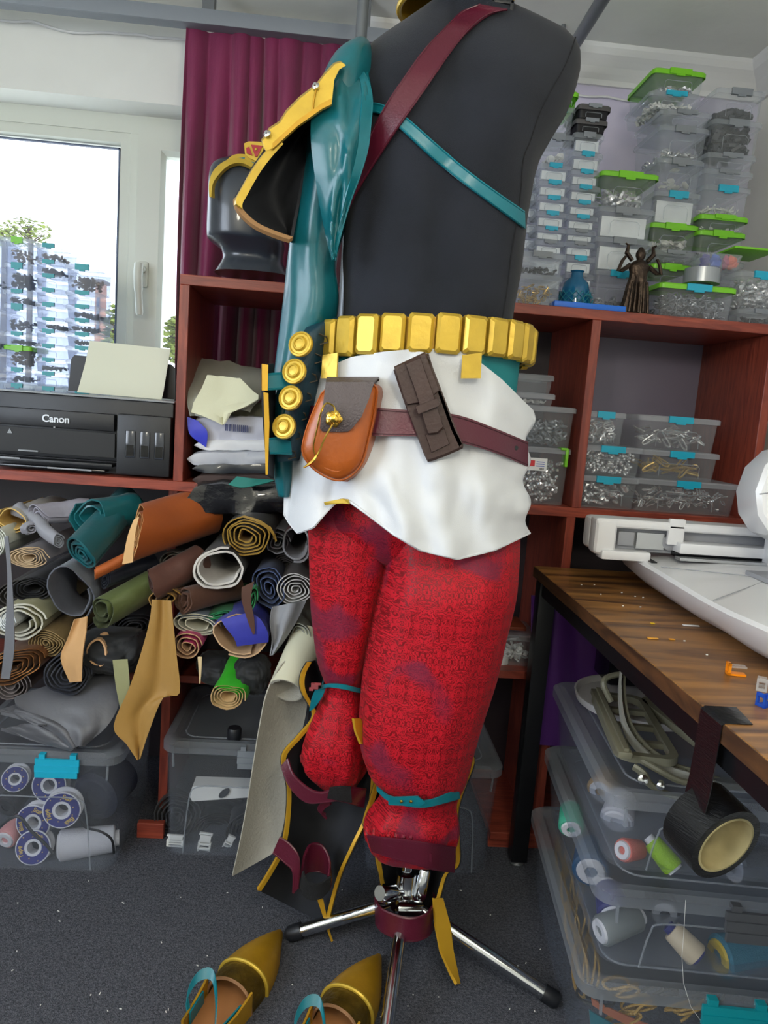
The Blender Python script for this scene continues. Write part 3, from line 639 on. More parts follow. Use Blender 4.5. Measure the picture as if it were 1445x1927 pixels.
MB().tube([PY(a, b, y) for a, b, y in [tuple(q) for q in cat([V(q) for q in ((626, 798, yp-.03), (612, 822, yp-.024), (600, 850, yp-.016), (588, 868, yp-.014), (571, 880, yp-.01))], 5)]], [.0016]*12+[.002, .0024, .0028, .003, .003, .0025, .002, .0015, .001], 6).build('cord', m_goldb, tp)
# dark brown holster
dh = thing('belt_case', PY(835, 868, 1.19), 'dark brown leather knife case strapped to the hip belt', 'case')
m_brn = M('dark_brown_leather', (62, 43, 39), .5, bump=.2, bs=160, var=.16, vs_=16)
yq = 1.185
def quad(c, dpt, y, nm, bev=.006):
    P = [V((a, b, 0)) for a, b in c]; m_ = sum(P, V())/len(P); rg = []
    for k_, dy_ in ((.97, dpt), (1, dpt-.004), (1, .004), (.95, 0)): rg.append([PY(*(m_+(p-m_)*k_).to_tuple()[:2], y+dy_) for p in P])
    return MB().loft(rg).build(nm, m_brn, dh, False)
quad(pxcat([(740, 696), (770, 680), (803, 665), (812, 690), (838, 755), (858, 810), (872, 838), (862, 848), (812, 868), (802, 864), (790, 835), (765, 770), (745, 712)], 2), .05, yq, 'case_body')
quad([(741, 690), (800, 662), (828, 735), (810, 748), (790, 758), (766, 762), (758, 745)], .012, yq-.007, 'case_flap')
quad([(762, 682), (790, 670), (815, 740), (835, 805), (824, 816), (806, 818), (800, 800), (783, 740)], .008, yq-.013, 'strap')
quad([(781, 765), (824, 749), (828, 760), (826, 764), (786, 780)], .008, yq-.020, 'strap_loop')
quad([(800, 818), (836, 806), (846, 836), (812, 852)], .01, yq-.004, 'tongue')
quad([(806, 664), (814, 690), (858, 806), (872, 838), (866, 846), (850, 812), (806, 690), (800, 668)], .055, yq+.0, 'side_welt')

# ------------------------------------------------------------------ straps on the torso
def bstrap(name, label, mat, U, Lw, off, th, n=6):
    t = thing(name, onbody(*Lw[-1], off), label, 'strap')
    A = [onbody(a, b, off) for a, b in pxcat(U, n)]; B = [onbody(a, b, off) for a, b in pxcat(Lw, n)]
    MB().strip(A, B, th).build('strap', mat, t)
    for k_ in (.05, .95): MB().tube([lerp(a, b, k_)+V((0, -th*.55, 0)) for a, b in zip(A, B)], .0012, 5).build('edge_stitching', mat, t)
    return t
bd = bstrap('baldric', 'wide maroon leather strap slung diagonally over the shoulder', m_maroon, [(900, 9), (870, 22), (845, 45), (800, 90), (760, 145), (730, 190), (703, 240), (676, 295), (650, 350), (632, 392)],
       [(955, 19), (920, 28), (890, 50), (855, 90), (820, 140), (782, 195), (745, 247), (704, 308), (672, 360), (652, 400)], .009, .004)
bq = MB(); pp = onbody(945, 14, .006)
for x in (-.018, .014): bq.bb(pp.x+x, pp.x+x+.007, pp.y+.008, pp.y+.028, pp.z-.004, pp.z+.018, .002)
bq.bb(pp.x-.018, pp.x+.021, pp.y+.008, pp.y+.026, pp.z+.011, pp.z+.018, .002); bq.build('buckle', m_black, bd)

# gold collar
gc = thing('collar', (BX, YM, 1.84), 'gold and teal collar round the neck of the dress form', 'collar')
def cring(rx, ry, z, k, n=48):
    return [V((BX+.004+rx*cos(2*pi*i/n), YM-.005+ry*sin(2*pi*i/n), z+k*cos(2*pi*i/n))) for i in range(n)]
c0, c1 = cring(.096, .088, 1.790, .016), cring(.082, .074, 1.862, .010)
MB().strip(c0, c1, .005, closed=True).build('collar_band', m_goldd, gc)
for q in (c0, c1): MB().tube(q, .005, 8, True).build('gold_rim', m_gold, gc)
for i in range(12):
    s_ = i*4; a = [lerp(c0[(s_+k) % 48], c1[(s_+k) % 48], .22) for k in (0, 1, 2, 3)]; b = [lerp(c0[(s_+k) % 48], c1[(s_+k) % 48], .8) for k in (0, 1, 2, 3)]
    cen = V((BX, YM, 1.85)); o = [((p-cen)*V((1, 1, 0))).normalized()*.003 for p in a]
    MB().strip([p+q for p, q in zip(a, o)], [p+q for p, q in zip(b, o)], .003).build('enamel_panel', m_teals, gc)
# ------------------------------------------------------------------ teal sleeve
js = thing('half_jacket', PY(530, 932, 1.36), 'teal faux leather one-sleeved half jacket on the shoulder', 'jacket')
def sfold(t, v):
    return .03*sin(3*t+9*v)*(v > .1)+.02*sin(7*t-14*v)*min(1, v*3)
SR = [(655, 700, 108, 1.38, .075), (620, 706, 140, 1.375, .11), (596, 704, 190, 1.37, .125), (582, 696, 250, 1.37, .125), (572, 684, 310, 1.37, .115), (560, 664, 380, 1.37, .10), (548, 644, 445, 1.37, .085), (541, 634, 500, 1.37, .075), (537, 640, 550, 1.37, .07), (531, 634, 600, 1.37, .068),
      (522, 606, 660, 1.37, .062), (514, 586, 720, 1.37, .056), (509, 566, 790, 1.365, .05), (510, 556, 850, 1.365, .044), (516, 552, 900, 1.365, .04), (523, 547, 932, 1.365, .032)]
pixtube(SR, 48, sfold, cap=True, ex=2.1).build('sleeve', m_teal, js, ang=80)
LP = [(640, 672, 122, 1.30), (612, 690, 150, 1.265), (594, 698, 185, 1.245), (586, 695, 230, 1.235), (586, 690, 275, 1.235), (592, 676, 325, 1.24), (600, 658, 375, 1.25), (610, 643, 425, 1.258), (619, 633, 465, 1.262), (626, 629, 490, 1.265)]
G = []
for q in cat([V((a, b, c)) for a, b, c, d in LP], 5):
    i = len(G)/45; y0 = tab([(r[2], r[3]) for r in LP], q.z)
    row = []
    for j in range(19):
        u = j/18; px = lerp(q.x, q.y, u); py = q.z-(.06*(q.y-q.x))*(.5-u)
        yy = y0-.012*sin(pi*u)-.010*math.exp(-((u-.25-.9*i)/.10)**2)*(i < .95)-.010*math.exp(-((u-1.05+.8*i)/.10)**2)+.006*math.exp(-((u-.6)/.12)**2)*sin(pi*i)
        row.append(PY(px, py, yy))
    G.append(row)
lp = MB().sheet(G, .003).build('lapel', m_teal, js, ang=80)
MB().tube([r_[-1] for r_ in G], .0035, 6).build('lapel_piping', m_teals, js)
MB().strip([r_[-1]+V((0, -.003, 0)) for r_ in G], [lerp(r_[-1], r_[-4], 1.)+V((0, -.003, 0)) for r_ in G], .002).build('lapel_facing', m_teals, js)
MB().strip([PY(a, b, 1.27) for a, b in pxcat([(668, 116), (684, 150), (694, 190), (697, 220)])], [PY(a, b, 1.285) for a, b in pxcat([(682, 106), (692, 145), (700, 186), (700, 218)])], .005).build('collar_edge', m_teals, js)
UA = [(697, 194), (720, 198), (760, 218), (820, 270), (880, 321), (940, 365), (986, 397)]; UB = [(697, 213), (715, 215), (745, 236), (800, 286), (860, 337), (930, 388), (987, 430)]
A = [onbody(a, b, .004) for a, b in pxcat(UA)]; B = [onbody(a, b, .004) for a, b in pxcat(UB)]
st = MB().strip(A, B, .004).build('back_strap', m_teals, js)
for k_ in (.08, .92): MB().tube([lerp(a, b, k_)+V((0, -.0024, 0)) for a, b in zip(A, B)], .0016, 5).build('strap_edge', m_teals, st)

# ------------------------------------------------------------------ shoulder guard
pg = thing('shoulder_guard', PY(560, 450, 1.30), 'gold edged shoulder guard with dark lining over the sleeve', 'shoulder guard')
rim = pxcat([(622, 150), (580, 205), (520, 262), (480, 310), (452, 358), (442, 380), (450, 402), (478, 428), (515, 445), (545, 455)], 4)
inn = pxcat([(640, 190), (615, 225), (596, 250), (585, 280), (576, 310), (570, 335), (565, 360), (560, 390), (554, 420), (548, 452)], 4)
G = [[PY(lerp(a[0], b[0], u), lerp(a[1], b[1], u), lerp(1.235, 1.30, u)+.075*sin(pi*u)) for u in [k/12 for k in range(13)]] for a, b in zip(rim, inn)]
MB().sheet(G, .005).build('guard_shell', m_dark, pg, ang=80)
lo = rim[12:24]
A = [PY(a, b, 1.222) for a, b in rim[8:22]]; B = [PY(a+12, b+9, 1.226) for a, b in rim[8:22]]
MB().strip(A, B, .012).build('gold_rim', m_gold, pg)
A = [PY(a-1, b-1, 1.226) for a, b in rim[19:]]; B = [PY(a+6, b-6, 1.23) for a, b in rim[19:]]
MB().strip(A, B, .008).build('lower_rim', M('tan_foam_edge', (150, 112, 72), .6), pg)
def plate(P, y0, dpt, dx, dy):
    c = [PY(a, b, y0) for a, b in P]; c2 = [PY(a+dx, b+dy, y0+dpt) for a, b in P]
    return MB().loft([c, c2])
PP = [(651, 123), (638, 131), (629, 150), (624, 196), (606, 203), (560, 236), (513, 279), (500, 284), (493, 266), (500, 258), (508, 243), (527, 231), (540, 210), (566, 184), (597, 160), (612, 140), (630, 121), (642, 117)]
plate(PP, 1.216, .020, -2, -3).build('gold_plate', m_gold, pg, False)
MB().strip([PY(a, b, 1.213) for a, b in [(624, 187), (606, 196), (560, 228), (513, 271)]], [PY(a, b, 1.213) for a, b in [(624, 198), (607, 206), (560, 239), (513, 282)]], .008).build('plate_edge', m_goldd, pg, False)
MB().tube([PY(596, 162, 1.213), PY(590, 190, 1.212), PY(588, 216, 1.213)], .0016, 5).build('engraved_line', m_goldd, pg)
for a, b in ((503, 252), (594, 162)): MB().lathe([(.0055, -.002), (.006, .001), (.003, .003), (.0025, .005)], 10, frame(PY(a, b, 1.212), (-.4, -1, .5))).build('rivet', m_chrome, pg)
# ------------------------------------------------------------------ bracer with gold discs
br = thing('forearm_bracer', PY(535, 880, 1.3), 'dark teal laced bracer with four gold discs on the forearm', 'bracer')
m_nav = M('dark_teal_leather', (16, 52, 66), .45, bump=.15, bs=150)
pixsheet([(578, 618, 636, 596, 1.30, 1.33), (565, 640, 628, 612, 1.285, 1.32), (556, 690, 606, 690, 1.28, 1.31), (545, 740, 592, 745, 1.28, 1.31), (532, 800, 580, 800, 1.28, 1.31), (522, 850, 566, 850, 1.285, 1.315), (524, 868, 560, 866, 1.29, 1.315)], 10, .005, 4, -.012).build('bracer_panel', m_nav, br)
for (a, b) in ((566, 648), (554, 699), (547, 749), (535, 803)):
    MB().lathe([(.0205, -.004), (.0215, .001), (.0205, .004), (.018, .0048), (.0165, .003), (.013, .0032), (.0115, .005), (.0105, .0075), (.008, .0085), (.0075, .0065), (.001, .007)], 28, frame(PY(a, b, 1.255), (-.45, -1, .22))).build('gold_disc', m_gold, br)
lc = MB()
for i in range(7):
    y0 = 628+i*36; x0 = 622-i*10
    lc.tube([PY(x0-22, y0, 1.287), PY(x0-8, y0+6, 1.288), PY(x0-5, y0+16, 1.29), PY(x0-20, y0+20, 1.287)], .0014, 5)
lc.build('lacing', M('dark_cord', (60, 48, 28), .5), br)
sp_ = MB()
ag = thing('arm_guard', PY(500, 890, 1.30), 'long gold edged arm guard strapped outside the forearm', 'arm guard')
pixsheet([(494, 686, 512, 684, 1.26, 1.33), (495, 740, 516, 742, 1.26, 1.33), (498, 800, 514, 800, 1.26, 1.33), (502, 850, 514, 850, 1.26, 1.33), (503, 892, 512, 900, 1.26, 1.33)], 5, .006).build('guard_shell', m_dark, ag)
MB().strip([PY(493, 685, 1.252), PY(493, 735, 1.25)], [PY(505, 687, 1.252), PY(504, 735, 1.25)], .006).build('gold_edge', m_rim, ag)
MB().strip([PY(496, 738, 1.25), PY(498, 800, 1.25), PY(500, 893, 1.25)], [PY(505, 740, 1.25), PY(507, 800, 1.25), PY(504, 893, 1.25)], .006).build('gold_edge', m_rim, ag)
for U_, L_ in (([(504, 706), (530, 704), (556, 706)], [(504, 732), (530, 730), (556, 726)]), ([(505, 828), (525, 826), (546, 832)], [(507, 852), (528, 852), (548, 854)])):
    b_ = band(ag, U_, L_, [1.262, 1.268, 1.28], m_teals, .005, 'strap')
# ------------------------------------------------------------------ head form with diadem
hf = thing('head_form', PY(470, 520, 1.86), 'glossy dark plastic head form standing on the shelving unit', 'head form')
m_head = M('dark_gloss_plastic', (44, 50, 60), .28, var=.05, coat=.3)
pixtube([(425, 480, 306, 1.88, .05), (402, 505, 320, 1.88, .078), (395, 520, 345, 1.88, .09), (393, 530, 395, 1.88, .095), (391, 534, 448, 1.88, .09), (398, 535, 460, 1.88, .085), (416, 533, 474, 1.88, .07), (420, 532, 490, 1.88, .06), (413, 540, 506, 1.88, .07), (405, 548, 519, 1.88, .078)], 40, None, 3, ex=2.6).build('head_and_neck', m_head, hf, ang=50)
td = thing('diadem', PY(440, 330, 1.8), 'gold diadem with teal and red inlays on the head form', 'diadem')
A = pxcat([(397, 372), (396, 345), (404, 322), (425, 305), (450, 300), (478, 310), (505, 330)], 5); B = pxcat([(401, 372), (402, 350), (412, 332), (430, 315), (452, 309), (474, 318), (498, 336)], 5)
MB().strip([PY(*p, 1.785) for p in A], [PY(*p, 1.782) for p in B], .012).build('gold_band', m_gold, td)
A2 = pxcat([(425, 305), (440, 293), (462, 292), (484, 300)], 5); B2 = pxcat([(432, 314), (446, 303), (462, 303), (480, 312)], 5)
MB().strip([PY(*p, 1.792) for p in A2], [PY(*p, 1.79) for p in B2], .008).build('gold_band', m_gold, td)
MB().poly([PY(*p, 1.786) for p in ((434, 303), (446, 297), (461, 296), (458, 304), (446, 306))], (0, .006, 0)).build('teal_inlay', m_teals, td)
MB().poly([PY(*p, 1.782) for p in ((466, 312), (472, 304), (482, 306), (480, 318))], (0, .006, 0)).build('teal_inlay', m_teals, td)
MB().poly([PY(*p, 1.784) for p in ((459, 270), (468, 266), (490, 267), (500, 272), (488, 296), (482, 303), (470, 298), (461, 290))], (0, .012, 0)).build('crown_piece', m_gold, td, False)
m_ruby = M('red_enamel', (176, 40, 52), .25)
MB().poly([PY(*p, 1.780) for p in ((472, 272), (494, 274), (484, 294), (480, 294))], (0, .006, 0)).build('red_inlay', m_ruby, td, False)
MB().poly([PY(*p, 1.780) for p in ((463, 278), (469, 276), (475, 292), (464, 288))], (0, .006, 0)).build('red_inlay', m_ruby, td, False)
MB().lathe([(.003, 0), (.003, .002), (.001, .0035)], 8, frame(PY(482, 281, 1.780), (0, -1, 0))).build('gold_bead', m_gold, td)

# ------------------------------------------------------------------ shoes
def shoe(tip, ang, label):
    t = thing('pointed_shoe', tip, label, 'shoe', 'gold pointed shoes')
    Mx = rotz((tip.x, tip.y, 0), ang)   # local +x = towards the heel, y = side
    W_ = [(0, .001), (.02, .009), (.05, .022), (.08, .034), (.11, .042), (.14, .047), (.17, .048), (.21, .044), (.25, .040), (.29, .035), (.31, .028), (.322, .012)]
    H = [(0, .010), (.03, .024), (.06, .034), (.10, .044), (.14, .050), (.21, .056)]
    def arch(x, w_, h_, n=16): return [Mx @ V((x, w_*cos(pi*k/n), h_*max(0, sin(pi*k/n))**.75)) for k in range(n+1)]
    def sh(x0, x1, off, n, nm, mat, th=.004, hh=0):
        G = [arch(lerp(x0, x1, i/n), tab(W_, lerp(x0, x1, i/n))+off, tab(H, lerp(x0, x1, i/n))+off+hh) for i in range(n+1)]
        return MB().sheet(G, th).build(nm, mat, t, ang=60)
    G = [[Mx @ V((x, w_*(2*k/10-1), z)) for k in range(11)] for x, w_ in W_ for z in (.006,)]
    MB().sheet(G, .010).build('sole', m_goldd, t)
    G = [[Mx @ V((x, (w_-.004)*(2*k/10-1), .0125)) for k in range(11)] for x, w_ in W_[3:-1]]
    MB().sheet(G, .003).build('insole', M('insole_leather', (168, 112, 66), .55, var=.1), t)
    sh(0, .150, .004, 18, 'toe_cap', m_goldd)
    sh(.142, .200, .0, 8, 'vamp', M('aged_gold_leather', (96, 76, 24), .38, .45, bump=.6, bs=90, var=.35, vs_=40), .004)
    MB().tube(arch(.149, tab(W_, .149)+.004, tab(H, .149)+.004), .004, 8).build('cap_edge', m_gold, t)
    MB().tube(arch(.200, tab(W_, .200)+.001, tab(H, .200)), .003, 6).build('opening_edge', M('torn_tan_edge', (150, 110, 76), .7), t)
    A, B = [], []
    for s_ in (1, -1):
        Q = [V((x, s_*(tab(W_, x)+.001), .0)) for x in (.20, .222, .245, .27, .297, .318)]
        hts = [.046, .040, .036, .036, .040, .044]
        MB().strip([Mx @ q for q in Q], [Mx @ (q+V((0, 0, h_))) for q, h_ in zip(Q, hts)], .004).build('side_wall', m_goldd, t)
        MB().strip([Mx @ V((x, s_*(tab(W_, x)-.005), .014)) for x in (.225, .25, .275)], [Mx @ V((x, s_*(tab(W_, x)-.004), .038)) for x in (.225, .25, .275)], .003).build('teal_tab', m_teals, t)
    C = [Mx @ q for q in cat([V((.27, -.038, .03)), V((.262, -.048, .055)), V((.235, -.044, .072)), V((.225, -.022, .075)), V((.245, .0, .055)), V((.275, .018, .03)), V((.29, .024, .018))], 6)]
    MB().strip([p+V((0, -.005, -.007)) for p in C], [p+V((0, .006, .007)) for p in C], .002).build('teal_strap', m_teals, t)
    return t
shoe(PZ(526, 1762, .0), R(-113), 'gold pointed shoe farther from the chrome stand leg')
shoe(PZ(712, 1808, .0), R(-116), 'gold pointed shoe right beside the chrome stand leg')

# ================================================================== STORAGE BOXES
m_clr = clear('clear_plastic', (253, 254, 255), .22, .2, (226, 232, 238))
m_clr2 = clear('milky_plastic', (252, 253, 255), .30, .3, (226, 232, 238))
m_clrg = clear('green_clear_plastic', (205, 240, 185), .30, .25, (120, 205, 40))
m_smoke = clear('smoky_plastic', (120, 120, 128), .45, .3, (70, 70, 76))
m_bin = clear('bin_plastic', (250, 251, 253), .085, .22, (200, 206, 214))
m_binlid = clear('bin_lid_plastic', (248, 250, 253), .36, .3, (190, 196, 204))
LATCH = {'blue': M('blue_latch', (32, 168, 200), .35), 'green': M('green_latch', (120, 200, 30), .35), 'grey': M('grey_latch', (128, 134, 142), .4), 'teal': M('teal_latch', (18, 150, 160), .35), 'dark': M('dark_latch', (84, 86, 90), .4)}
LIDM = {'clear': m_clr2, 'green': M('green_lid', (122, 200, 40), .35), 'smoke': M('smoky_lid', (74, 72, 74), .4), 'milk': clear('milky_lid', (252, 253, 255), .55, .3, (214, 218, 226)), 'bin': m_binlid}
m_silver = M('silver_hardware', (232, 232, 234), .2, .75); m_brass = M('brass_hardware', (206, 170, 92), .3, .6); m_steel = M('dark_steel_hardware', (150, 154, 162), .3, .6)
m_wht = M('white_plastic', (232, 232, 228), .4); m_foil = M('silver_card', (222, 226, 230), .35, .2, var=.1, vs_=30)
def torus_t(R_, r_, n=9, m=5): 
    vs_ = []; fs = []
    for i in range(n):
        for j in range(m):
            a, b = 2*pi*i/n, 2*pi*j/m; vs_.append(V(((R_+r_*cos(b))*cos(a), (R_+r_*cos(b))*sin(a), r_*sin(b)))); fs.append((i*m+j, ((i+1) % n)*m+j, ((i+1) % n)*m+(j+1) % m, i*m+(j+1) % m))
    return vs_, fs
def bead_t(r_, sq=1.):
    b = bmesh.new(); bmesh.ops.create_icosphere(b, subdivisions=1, radius=r_); b.verts.index_update()
    q = [V((v.co.x, v.co.y, v.co.z*sq)) for v in b.verts], [tuple(v.index for v in f.verts) for f in b.faces]; b.free(); return q
def chip_t(a, b_, c):
    m = MB().box((0, 0, 0), (a, b_, c)); return [V(p) for p in m.v], m.f
def stick_t(l, r_):
    m = MB().tube([(-l/2, 0, 0), (l/2, 0, 0)], r_, 5); return [V(p) for p in m.v], m.f
def hook_t(l):
    m = MB().tube([(-l/2, 0, 0), (l/4, 0, 0), (l/2, l/8, 0), (l/2, l/4, 0), (l/4, l/3, 0), (-l/2, l/3, 0)], l/14, 5, True); return [V(p) for p in m.v], m.f
KIND = {'rings': (lambda s: torus_t(s, s*.28), m_silver, 'silver rings', 'rings'), 'brass_rings': (lambda s: torus_t(s, s*.25), m_brass, 'brass rings', 'rings'), 'beads': (lambda s: bead_t(s), m_silver, 'silver beads', 'beads'),
        'grommets': (lambda s: torus_t(s, s*.4), m_steel, 'steel grommets', 'grommets'), 'domes': (lambda s: bead_t(s, .6), m_silver, 'silver dome studs', 'studs'), 'hooks': (lambda s: hook_t(s*2.6), m_silver, 'silver hooks and buckles', 'hardware'),
        'brass_hooks': (lambda s: hook_t(s*2.6), m_brass, 'brass buckles', 'hardware'), 'sticks': (lambda s: stick_t(s*4, s*.22), m_wht, 'white plastic sticks', 'sticks'), 'chips': (lambda s: chip_t(s*2, s*1.3, s*.5), m_wht, 'white plastic pieces', 'parts'),
        'discs': (lambda s: bead_t(s, .22), m_wht, 'white button discs', 'buttons'), 'gold_bits': (lambda s: bead_t(s, .5), M('antique_gold_bits', (150, 116, 60), .35, .8), 'antique gold bits', 'findings'), 'dark_bits': (lambda s: chip_t(s*2, s*1.2, s*.6), M('dark_bits', (52, 54, 58), .4, .4), 'dark metal bits', 'findings'),
        'olive_bits': (lambda s: chip_t(s*2, s*1., s*.5), M('olive_bits', (104, 100, 58), .5), 'olive coloured bits', 'findings')}
def fillbox(kind, s, Mx, w, d, z0, fillh, n, where, m=None):
    tpl, mat, nm, ct_ = KIND[kind]; vs_, fs = tpl(s); mb = MB()
    for i in range(n):
        h = random.random(); px = random.uniform(-w/2+s*1.3, w/2-s*1.3); fy = random.random()
        py = -d/2+s*1.3+(d-2.6*s)*(fy*fy)          # denser towards the front wall
        pz = z0+s*.8+max(0, fillh-s)*h
        rt = MX.Rotation(random.uniform(0, 6.28), 4, 'Z') @ MX.Rotation(random.uniform(-1.3, 1.3), 4, 'X') @ MX.Rotation(random.uniform(0, 6.28), 4, 'Z')
        T_ = Mx @ MX.Translation((px, py, pz)) @ rt
        mb.add([T_ @ p for p in vs_], fs)
    return tag(mb.build('small_hardware', m or mat), f'{nm} inside {where}', ct_, kind='stuff')
def sbox(x0, x1, z0, z1, yf, d, label, lid='clear', latch='blue', body=None, content=None, group=None, yaw=0., taper=.07, emboss=True, side=False, rim=.011, where=None, rad=.012, name='storage_box'):
    w, h = x1-x0, z1-z0; c = V(((x0+x1)/2, yf+d/2, z0)); t = thing(name, c, label, 'box', group); Mx = rotz(c, yaw)
    body = body or m_clr; hb_ = h-rim
    def rr(k, z, ins=0, r_=rad): return at(Mx, rrect(w*k-2*ins, d*k-2*ins, r_), z)
    k0 = 1-taper; th = .0016
    MB().loft([rr(k0, 0), rr(1-.02, hb_), rr(1-.02, hb_, th)], True, False).build('body', body, t)
    if emboss:
        ew, eh = w*.52, hb_*.55; fy = -d/2*(1-taper*.5)-.0008
        P = [Mx @ V((x, fy+.0004, z)) for x, z in ((-ew/2, hb_*.12), (-ew/2, hb_*.12+eh*.8), (-ew/2+eh*.2, hb_*.12+eh), (ew/2-eh*.2, hb_*.12+eh), (ew/2, hb_*.12+eh*.8), (ew/2, hb_*.12))]
        MB().tube(P, .0009, 4).build('embossed_outline', m_clr2, t)
    L_ = [rr(1.0, hb_-.002, -.003), rr(1.0, h-.003, -.003), rr(1.0, h, 0), rr(1, h, .008), rr(1, h-.004, .012)]
    MB().loft(L_, False, True).build('lid', LIDM[lid], t)
    if latch:
        lw = min(.06, w*.42); lh = min(.018, h*.3)
        q = MB(); fy = -d/2-.004
        def bx(xa, xb, za, zb, ya, yb_): q.add([Mx @ V((x, y, z)) for x in (xa, xb) for y in (ya, yb_) for z in (za, zb)], [(0, 1, 3, 2), (4, 6, 7, 5), (0, 4, 5, 1), (2, 3, 7, 6), (0, 2, 6, 4), (1, 5, 7, 3)])
        bx(-lw/2, lw/2, h-lh*.8, h+.001, fy-.003, fy+.004); bx(-lw/2+lw*.3, lw/2-lw*.3, h-lh, h-lh*.8, fy-.0025, fy+.002)
        q.build('latch', LATCH[latch], t, False)
    if content and content != 'foil':
        kind, s, ff, n = content[:4]
        fillbox(kind, s, Mx, w*(k0-.02)-.004, d*(k0-.02)-.004, .003, hb_*ff, n, where or ('the '+label), content[4] if len(content) > 4 else None)
    if content == 'foil':
        f_ = MB(); f_.loft([[Mx @ V((x, y, z)) for x, y in ((-w*.40, -d*.42), (w*.40, -d*.42), (w*.40, -d*.30), (-w*.40, -d*.30))] for z in (.004, hb_*.86)])
        tag(f_.build('silver_card', m_foil, smooth=False), 'silver card inside '+(where or ('the '+label)), 'card')
    return t
def stack(px0, px1, yf, d, zb, tops, phrase, ref=None, group=None):
    # tops: bottom to top, (py of the lid front, dict); px0/px1 measured at row ref
    z = zb; n = len(tops); words = ['topmost']+[k+'-from-top' for k in ('second', 'third', 'fourth', 'fifth', 'sixth', 'seventh', 'eighth', 'ninth', 'tenth', 'eleventh', 'twelfth')]
    for i, (py, kw) in enumerate(tops):
        kw = dict(kw); o = kw.pop('x', (px0, px1)); desc = kw.pop('desc', 'clear plastic box'); dz = kw.pop('dep', d); yy = kw.pop('yf', yf)
        pt = PY((o[0]+o[1])/2, py, yy); z1 = max(pt.z, z+.012); k = n-1-i
        pm_ = (py+30)
        x0 = PY(o[0], pm_, yy).x; x1 = PY(o[1], pm_, yy).x
        wh = ('the '+words[k]+' box ' if n > 1 else 'the box ')+phrase
        lab = (desc+', '+words[k]+' '+phrase) if n > 1 else desc+' '+phrase
        sbox(x0, x1, z, z1, yy, dz, lab, group=group, where=wh, **kw); z = z1+.0006
B_ = dict
# --- top of the shelving unit, right-hand side
ZT = 1.3605
Gt = 'clear hardware boxes on top of the shelving unit'
blu = B_(content='foil', latch='blue', desc='small clear box with blue latch', rad=.008)
gry = B_(content='foil', latch='grey', desc='small clear box with grey latch', rad=.008)
stack(970, 1056, 1.765, .11, ZT, [(516, B_(latch=None, content=('brass_hooks', .007, .8, 50), desc='clear box of chains and brass findings')), (474, B_(x=(974, 1062), latch='grey', content=('dark_bits', .006, .4, 30), desc='empty looking clear box with grey latch'))], 'of the front pair beside the form', group=Gt)
stack(1004, 1058, 1.885, .12, ZT, [(545, gry), (515, gry), (478, gry), (452, B_(gry, x=(1005, 1060))), (427, B_(blu, x=(1007, 1062))), (398, B_(blu, x=(1009, 1064))), (369, B_(blu, x=(1011, 1067))), (340, B_(blu, x=(1012, 1069))), (308, B_(blu, x=(1014, 1071))), (252, B_(gry, x=(1020, 1077), content=('discs', .012, .4, 14), desc='taller clear box of white discs')), (200, B_(x=(1026, 1080), latch='blue', desc='tall clear box with blue latch')), (170, B_(x=(1042, 1086), lid='green', latch='green', body=m_clrg, desc='clear box with bright green lid'))], 'in the narrow stack nearest the form', group=Gt)
stack(1062, 1116, 1.875, .12, ZT, [(540, gry), (515, gry), (482, blu), (455, gry), (432, B_(gry, x=(1064, 1118))), (405, B_(blu, x=(1066, 1121))), (378, B_(blu, x=(1069, 1123))), (349, B_(blu, x=(1071, 1126))), (320, B_(blu, x=(1073, 1128))), (286, B_(blu, x=(1075, 1131))), (250, B_(gry, x=(1079, 1133))), ], 'in the narrow stack by lilac wall', group=Gt)
for py, (a, b), z0, z1, lb in ((222, (1082, 1140), 250, 224, 'lower'), (195, (1088, 1146), 223, 196, 'upper')):
    q0, q1 = PY(1110, z0, 1.875), PY(1110, z1, 1.875); sbox(PY(a, z0, 1.875).x, PY(b, z0, 1.875).x, q0.z+.002, q1.z, 1.875, .12, f'{lb} of the two smoky grey lidded boxes topping a narrow stack', 'smoke', 'grey', m_smoke, group=Gt, rad=.008)
stack(984, 1012, 1.96, .1, ZT, [(530, gry), (500, gry), (470, gry), (440, gry), (410, gry), (380, gry), (350, gry), (320, gry), (285, B_(gry, content=('chips', .006, .5, 40), desc='small clear box of pale parts'))], 'in the half-hidden back stack', group=Gt)
stack(1116, 1216, 1.86, .17, ZT, [(510, B_(latch='blue', content=('grommets', .009, .5, 40), desc='clear box of dark grommets')), (448, B_(x=(1120, 1224), latch='grey', content='foil', desc='clear box with silver card')), (391, B_(x=(1124, 1230), latch='grey', content='foil', desc='clear box with silver card and gold sticks')), (324, B_(x=(1130, 1237), lid='green', latch='green', content=('rings', .018, .55, 22), desc='large green lidded box of big rings'))], 'in the stack behind the figurine', group=Gt)
